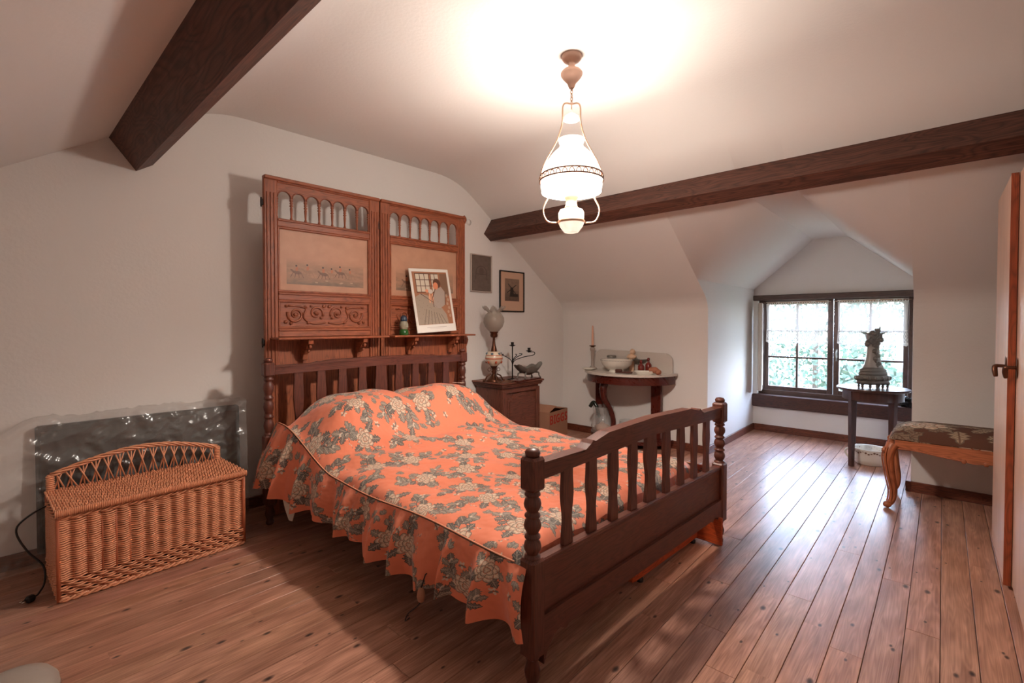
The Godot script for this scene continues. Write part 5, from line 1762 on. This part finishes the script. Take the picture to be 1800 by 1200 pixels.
func make_bench() -> void:
	var x0 := 4.10; var x1 := 4.53; var z0 := -0.265; var z1 := 0.58
	var t := thing("upholstered_bench", "honey wood bench with cabriole legs and floral brown tapestry seat", "bench", Vector3((x0 + x1) / 2, 0, (z0 + z1) / 2))
	var o := t.position
	var st: SurfaceTool
	for k in 4:
		var sx := -1.0 if k < 2 else 1.0; var sz := -1.0 if k % 2 == 0 else 1.0
		var c := Vector3(sx * 0.19, 0, sz * 0.40)
		var d := Vector3(sx * 0.7, 0, sz * 0.7)
		st = mb()
		var path := curve([c + Vector3(0, 0.43, 0), c + d * 0.022 + Vector3(0, 0.39, 0), c + d * 0.03 + Vector3(0, 0.33, 0), c + d * 0.012 + Vector3(0, 0.22, 0), c + d * -0.008 + Vector3(0, 0.12, 0), c + d * 0.002 + Vector3(0, 0.05, 0), c + d * 0.03 + Vector3(0, 0.022, 0)], 5)
		var rr := []
		for i in path.size():
			var u := float(i) / (path.size() - 1)
			rr.append(lerpf(0.040, 0.017, pow(u, 0.75)))
		tube(st, path, rr, 10)
		lump(st, c + d * 0.035 + Vector3(0, 0.022, 0), Vector3(0.024, 0.022, 0.024), k, 0.05, 7)
		var leg := build(st, "leg", M.bench, t)
		st = mb()
		for sgn in [-1.0, 1.0]:
			var side: Vector3 = Vector3(-d.z, 0, d.x).normalized() * 0.014 * float(sgn)
			var pts := []
			for i in range(2, path.size() - 4): pts.append(path[i] + d * (rr[i] * 1.15) + side)
			tube(st, pts, 0.0045, 5)
		lump(st, c + d * 0.062 + Vector3(0, 0.395, 0), Vector3(0.016, 0.02, 0.016), k, 0.2, 6)
		build(st, "carving", M.bench, leg)
	for sx in [-1.0, 1.0]:
		st = mb()
		var p := PackedVector2Array([Vector2(-0.39, 0.475), Vector2(-0.39, 0.405), Vector2(-0.28, 0.408), Vector2(-0.15, 0.39), Vector2(0.0, 0.375), Vector2(0.15, 0.39), Vector2(0.28, 0.408), Vector2(0.39, 0.405), Vector2(0.39, 0.475)])
		extrude(st, p, -0.011, 0.011, Transform3D(Basis(Vector3(0, 0, 1), Vector3(0, 1, 0), Vector3(-1, 0, 0)), Vector3(sx * 0.195, 0, 0)))
		var ap := build(st, "apron", M.bench, t)
		st = mb()
		for sz in [-1.0, 1.0]:
			st = mb()
			tube(st, curve([Vector3(sx * 0.208, 0.385, sz * 0.05), Vector3(sx * 0.208, 0.393, sz * 0.15), Vector3(sx * 0.208, 0.410, sz * 0.28), Vector3(sx * 0.208, 0.410, sz * 0.38)], 5), 0.0035, 5)
			lump(st, Vector3(sx * 0.208, 0.385, sz * 0.05), Vector3(0.005, 0.014, 0.014), 1.0, 0.1, 6)
			build(st, "scroll", M.bench, ap)
	for sz in [-1.0, 1.0]:
		st = mb()
		bx(st, Vector3(0, 0.44, sz * 0.405), Vector3(0.36, 0.07, 0.022), 0.004)
		build(st, "apron", M.bench, t)
	var m := mat("tapestry", Color(1, 1, 1), 0.95)
	m.albedo_texture = tex(seat_image())
	st = mb()
	sheet(st, 24, 36, func(u: float, v: float) -> Vector3:
		var a := u * 2.0 - 1.0; var b := v * 2.0 - 1.0
		var e := pow(1.0 - pow(absf(a), 2.6), 0.62) * pow(1.0 - pow(absf(b), 6.0), 0.5)
		return Vector3(a * 0.212, 0.475 + 0.10 * e, b * 0.42), func(u: float, v: float) -> Vector2: return Vector2(v * 1.0, u * 1.4))
	bx(st, Vector3(0, 0.474, 0), Vector3(0.42, 0.012, 0.84), 0.005)
	build(st, "seat", m, t)

func make_wardrobe() -> void:
	var t := thing("wardrobe", "tall pale veneered wardrobe with one door ajar and antique handles", "wardrobe", Vector3(3.20, 0, 0.56))
	var o := t.position
	var st := mb()
	bx(st, Vector3(2.80, 0.985, 0.582) - o, Vector3(0.79, 1.94, 0.59), 0.004)
	bx(st, Vector3(3.53, 0.985, 0.565) - o, Vector3(0.66, 1.94, 0.624), 0.004)
	build(st, "body", M.ward, t)
	for d in [[2.42, 0.0, 1], [3.858, 0.006, -1]]:
		# hinged at the outer edge, 0.79 wide
		var sgn: float = d[2]
		var w := 0.785 if sgn > 0 else 0.655
		var T := Transform3D(Basis(Vector3.UP, d[1]), Vector3(d[0], 0, 0.28 if sgn > 0 else 0.247) - o)
		st = mb()
		bx(st, Vector3(sgn * w / 2, 0.985, -0.013), Vector3(w, 1.93, 0.024), 0.003, T)
		var dr := build(st, "door", M.ward, t)
		st = mb()
		bx(st, Vector3(sgn * (w + 0.001), 0.985, -0.013), Vector3(0.006, 1.93, 0.026), 0.001, T)
		build(st, "edging", M.ward_edge, dr)
		st = mb()
		var hx := sgn * (w - 0.045 if sgn < 0 else w - 0.06)
		lump(st, T * Vector3(hx, 1.05, -0.027), Vector3(0.014, 0.045, 0.006), 1.0, 0.3, 8)
		tube(st, curve([T * Vector3(hx, 1.05, -0.03), T * Vector3(hx, 1.05, -0.06), T * Vector3(hx + sgn * 0.01, 1.035, -0.066), T * Vector3(hx + sgn * 0.02, 1.0, -0.062)], 4), [0.008, 0.008, 0.008, 0.008, 0.009, 0.01, 0.011, 0.011, 0.011, 0.011, 0.01, 0.009, 0.007], 8)
		build(st, "handle", M.bronze, dr)
	st = mb()
	bx(st, Vector3(3.13, 1.96, 0.585) - o, Vector3(1.46, 0.02, 0.58), 0.004)
	build(st, "top_board", M.ward, t)

func weave(st: SurfaceTool, A: Vector3, U: Vector3, V: Vector3, N: Vector3, rows: int, stakes: int, r: float, low := 9) -> void:
	# wicker in and out of upright stakes; U along the strands, V across them
	var per := 6
	for i in rows:
		var base := A + V * ((i + 0.5) / rows)
		var pts := []
		var jit := sin(i * 12.9898) * 0.0012
		for k in stakes * per + 1:
			var t := float(k) / (stakes * per)
			var ph := TAU * t * stakes + (PI if i < low and (i / 2) % 2 == 1 else 0.0)
			pts.append(base + U * t + N * (sin(ph) * r * 1.7 + jit) + V.normalized() * sin(t * 40.0 + i) * 0.0008)
		tube(st, pts, r, 4)

func make_basket() -> void:
	var W := 0.765; var D := 0.385; var H := 0.405
	var t := thing("wicker_chest", "tan wicker storage chest with open arched backrest beside the bed", "basket", Vector3(0.188, 0, -2.905), 0.03)
	# local: x along the front, z = 0 at the front, back at -D
	var st := mb()
	var dark := mat("basket lining", Color(0.30, 0.14, 0.08), 0.9)
	bx(st, Vector3(W / 2, H / 2, -D / 2), Vector3(W - 0.03, H - 0.02, D - 0.03), 0.01)
	build(st, "lining", dark, t)
	st = mb()
	weave(st, Vector3(0, 0.015, 0), Vector3(W, 0, 0), Vector3(0, H - 0.045, 0), Vector3(0, 0, 1), 36, 14, 0.0046)
	build(st, "front_weave", M.wicker, t).set_meta("kind", "stuff")
	for x in [0.0, W]:
		st = mb()
		weave(st, Vector3(x, 0.015, 0), Vector3(0, 0, -D), Vector3(0, H - 0.045, 0), Vector3(1 if x > 0 else -1, 0, 0), 36, 7, 0.0046)
		build(st, "side_weave", M.wicker, t).set_meta("kind", "stuff")
	for k in 16:
		st = mb()
		var x := W * k / 15.0
		tube(st, [Vector3(x, 0.01, -0.006 if k % 15 else 0.001), Vector3(x, H - 0.02, -0.006 if k % 15 else 0.001)], 0.0045 if k % 15 else 0.009, 6)
		build(st, "stake", M.wicker_dark, t)
	for z in [-D]:
		for x in [0.0, W]:
			st = mb()
			tube(st, [Vector3(x, 0.01, z), Vector3(x, H - 0.01, z)], 0.009, 6)
			build(st, "stake", M.wicker_dark, t)
	# braided rims at foot and under the lid
	for y in [0.012, H - 0.022]:
		st = mb()
		for s in 2:
			var pts := []
			for k in 61:
				var u := k / 60.0
				var a := u * 70.0 + s * PI
				pts.append(Vector3(u * W, y + sin(a) * 0.006, 0.004 + cos(a) * 0.006))
			tube(st, pts, 0.006, 5)
		build(st, "rim_braid", M.wicker, t)
	# lid
	st = mb()
	weave(st, Vector3(-0.012, H + 0.012, 0.018), Vector3(0, 0, -D - 0.02), Vector3(W + 0.024, 0, 0), Vector3(0, 1, 0), 84, 8, 0.0042, 84)
	build(st, "lid_weave", M.wicker, t).set_meta("kind", "stuff")
	st = mb()
	bx(st, Vector3(W / 2, H + 0.004, -D / 2), Vector3(W, 0.008, D), 0.002)
	build(st, "lid_board", dark, t)
	st = mb()
	for k in 120:
		var x := -0.012 + (W + 0.024) * (k + 0.5) / 120
		var pts := []
		for j in 7:
			var a := -PI / 2 + PI * j / 6
			pts.append(Vector3(x, H + 0.004 + sin(a) * 0.014, 0.016 + cos(a) * 0.010))
		tube(st, pts, 0.0034, 4)
	build(st, "lid_wrap", M.wicker, t).set_meta("kind", "stuff")
	# backrest: two posts, arched top rods, crossed canes
	var arch := func(u: float) -> Vector3: return Vector3(lerpf(0.012, W - 0.012, u), H + 0.085 + 0.075 * sin(PI * clampf(u, 0, 1)), -D + 0.01)
	for x in [0.012, W - 0.012]:
		st = mb()
		lathe(st, [[0.014, H], [0.014, H + 0.085], [0.012, H + 0.095]], Vector3(x, 0, -D + 0.01), 10)
		for k in 9:
			var ring := []
			for j in 11: ring.append(Vector3(x + cos(TAU * j / 10) * 0.0145, H + 0.01 + k * 0.0095, -D + 0.01 + sin(TAU * j / 10) * 0.0145))
			tube(st, ring, 0.0038, 4)
		build(st, "back_post", M.wicker, t)
	for s in 4:
		st = mb()
		var pts := []
		for k in 31:
			var u := k / 30.0
			var a := u * 24.0 + s * PI / 2
			pts.append(arch.call(u) + Vector3(0, cos(a) * 0.009 + 0.006, sin(a) * 0.009))
		tube(st, pts, 0.0055, 5)
		build(st, "arch_rod", M.wicker, t)
	for k in 15:
		var u := (k + 0.5) / 15.0
		for dx in [-0.022, 0.022]:
			st = mb()
			var a := Vector3(lerpf(0.02, W - 0.02, u) + dx, H + 0.01, -D + 0.01)
			var b: Vector3 = arch.call(clampf(u - dx * 1.2, 0.03, 0.97))
			tube(st, [a, a.lerp(b, 0.5) + Vector3(0, 0, 0.006 * signf(dx)), b], 0.0038, 5)
			build(st, "cane", M.wicker, t)
		st = mb()
		var a := Vector3(lerpf(0.02, W - 0.02, u), H + 0.01, -D + 0.01)
		tube(st, [a, arch.call(u)], 0.0036, 5)
		build(st, "cane", M.wicker, t)

func make_wrapped_panel() -> void:
	var t := thing("flat_panel", "flat dark panel leaning on the wall, wrapped in clear plastic", "panel", Vector3(0.62, 0, -3.435), -0.029)
	var st := mb()
	var T := Transform3D(Basis(Vector3(1, 0, 0), -0.04), Vector3(0, 0.06, 0.0))
	bx(st, Vector3(0, 0.33, 0), Vector3(0.95, 0.66, 0.05), 0.01, T)
	build(st, "casing", M.black, t)
	st = mb()
	bx(st, Vector3(0, 0.33, 0.0265), Vector3(0.91, 0.60, 0.003), 0.0, T)
	build(st, "glass_front", mat("dark glass", Color(0.075, 0.065, 0.06), 0.2), t)
	for x in [-0.25, 0.25]:
		st = mb()
		bx(st, Vector3(x, 0.03, 0.0), Vector3(0.05, 0.07, 0.10), 0.01)
		build(st, "foot", M.black, t)
	# crumpled clear wrapping
	st = mb()
	var n := FastNoiseLite.new()
	n.seed = 12
	n.frequency = 5.0
	n.fractal_type = FastNoiseLite.FRACTAL_RIDGED
	n.fractal_octaves = 3
	var n2 := FastNoiseLite.new()
	n2.seed = 13
	n2.frequency = 1.2
	var f := func(u: float, v: float) -> Vector3:
		var x := lerpf(-0.70, 0.50, u)
		var y := lerpf(0.02, 0.755 + 0.02 * n2.get_noise_2d(x * 3.0, 5.0) - 0.11 * smoothstep(-0.46, -0.72, x), v)
		var crum := 0.02 * n.get_noise_2d(x, y) + 0.018 * n2.get_noise_2d(x * 2.0, y * 2.0 + 9.0)
		var lean := 0.02 - 0.04 * y
		return Vector3(x, y, 0.058 + lean + crum + 0.03 * smoothstep(-0.45, -0.6, x))
	sheet(st, 150, 90, f, func(u: float, v: float) -> Vector2: return Vector2(u, v))
	# over the top to the wall
	sheet(st, 90, 6, func(u: float, v: float) -> Vector3:
		var q: Vector3 = f.call(u, 1.0)
		return Vector3(q.x, q.y + 0.012 * sin(v * PI) * (1.0 + n.get_noise_2d(q.x * 2.0, 3.0)), lerpf(q.z, -0.06, v)), func(u: float, v: float) -> Vector2: return Vector2(u, v))
	build(st, "plastic_wrap", M.film, t)
	st = mb()
	tube(st, curve([Vector3(0.30, 0.36, -3.30), Vector3(0.173, 0.371, -3.20), Vector3(0.088, 0.338, -3.15), Vector3(0.066, 0.29, -3.14), Vector3(0.10, 0.20, -3.12), Vector3(0.15, 0.12, -3.10), Vector3(0.152, 0.05, -3.08), Vector3(0.132, 0.02, -3.05), Vector3(0.122, 0.016, -3.035)], 6), 0.0042, 6)
	build(st, "mains_cord", M.black, t).transform = t.transform.affine_inverse()
	st = mb()
	var P := Transform3D(Basis(Vector3.UP, 2.1), Vector3(0.118, 0.016, -3.03))
	bx(st, Vector3(0, 0, -0.018), Vector3(0.028, 0.03, 0.036), 0.008, P)
	build(st, "plug", M.black, t).transform = t.transform.affine_inverse()
	st = mb()
	for x in [-0.008, 0.008]: tube(st, [P * Vector3(x, 0, -0.034), P * Vector3(x, 0, -0.054)], 0.0024, 6)
	build(st, "plug_pin", M.chrome, t).transform = t.transform.affine_inverse()

func make_small_things() -> void:
	# drawer pushed under the bed
	var d := thing("under_bed_drawer", "bright orange-brown wooden drawer pushed under the footboard", "drawer", Vector3(2.39, 0, -1.10), -0.052)
	var st := mb()
	var p := PackedVector2Array([Vector2(-0.34, 0.022), Vector2(0.34, 0.022), Vector2(0.34, 0.17), Vector2(-0.02, 0.12), Vector2(-0.07, 0.105), Vector2(-0.09, 0.12), Vector2(-0.13, 0.118), Vector2(-0.16, 0.09), Vector2(-0.34, 0.082)])
	extrude(st, p, 0.03, 0.048)
	build(st, "front", M.orange, d)
	st = mb()
	bx(st, Vector3(0.352, 0.09, 0.045), Vector3(0.018, 0.155, 0.28), 0.003)
	build(st, "side", M.orange, d)
	st = mb()
	bx(st, Vector3(-0.35, 0.055, -0.092), Vector3(0.018, 0.066, 0.28), 0.003)
	build(st, "side", M.orange, d)
	for x in [-0.28, 0.30]:
		st = mb()
		lathe(st, [[0.016, 0.0], [0.018, 0.015], [0.014, 0.022]], Vector3(x, 0, 0.038), 10)
		build(st, "foot", M.black, d)
	# pear switch on its cord
	var s := thing("pear_switch", "wooden pear switch dangling on a dark cord below the flounce", "switch", Vector3(1.12, 0.19, -1.50))
	st = mb()
	lathe(st, [[0.004, -0.03], [0.012, -0.024], [0.017, -0.005], [0.014, 0.015], [0.007, 0.028]], Vector3.ZERO, 14)
	build(st, "pear", mat("pale wood", Color(0.66, 0.46, 0.36), 0.5), s)
	st = mb()
	tube(st, curve([Vector3(0, -0.028, 0), Vector3(0.0, -0.06, -0.03), Vector3(0.01, -0.12, -0.10), Vector3(0.02, -0.17, -0.135), Vector3(0.06, -0.186, -0.16)], 5), 0.0026, 5)
	build(st, "cord", M.black, s)
	st = mb()
	tube(st, [Vector3(0, 0.026, 0), Vector3(0.02, 0.07, 0.0), Vector3(0.10, 0.11, 0.0)], 0.0026, 5)
	build(st, "cord", M.black, s)
	# bin at the picture's lower corner
	var b := thing("lidded_bin", "small dark bin with a domed pale grey lid on the floor", "bin", Vector3(0.022, 0, -1.83))
	st = mb()
	lathe(st, [[0.075, 0.0], [0.08, 0.01], [0.092, 0.24]], Vector3.ZERO, 24)
	build(st, "body", M.black, b)
	st = mb()
	lathe(st, [[0.098, 0.238], [0.10, 0.245], [0.097, 0.252]], Vector3.ZERO, 28)
	build(st, "rim", M.chrome, b)
	st = mb()
	lathe(st, [[0.096, 0.25], [0.094, 0.27], [0.08, 0.29], [0.05, 0.303], [0.0, 0.307]], Vector3.ZERO, 28)
	build(st, "lid", mat("grey plastic", Color(0.58, 0.53, 0.49), 0.35), b)
	# wall socket-like round cover high on the gable
	st = mb()
	lathe(st, [[0.03, 0.0], [0.03, 0.006], [0.0, 0.008]], Vector3.ZERO, 18)
	var c := build(st, "junction_cover", M.plaster)
	c.transform = Transform3D(Basis(Vector3(1, 0, 0), PI / 2), Vector3(3.13, 2.235, GZ(3.13) + 0.001))
	tag(c, "small round painted junction cover on the wall above the screen's corner", "cover")
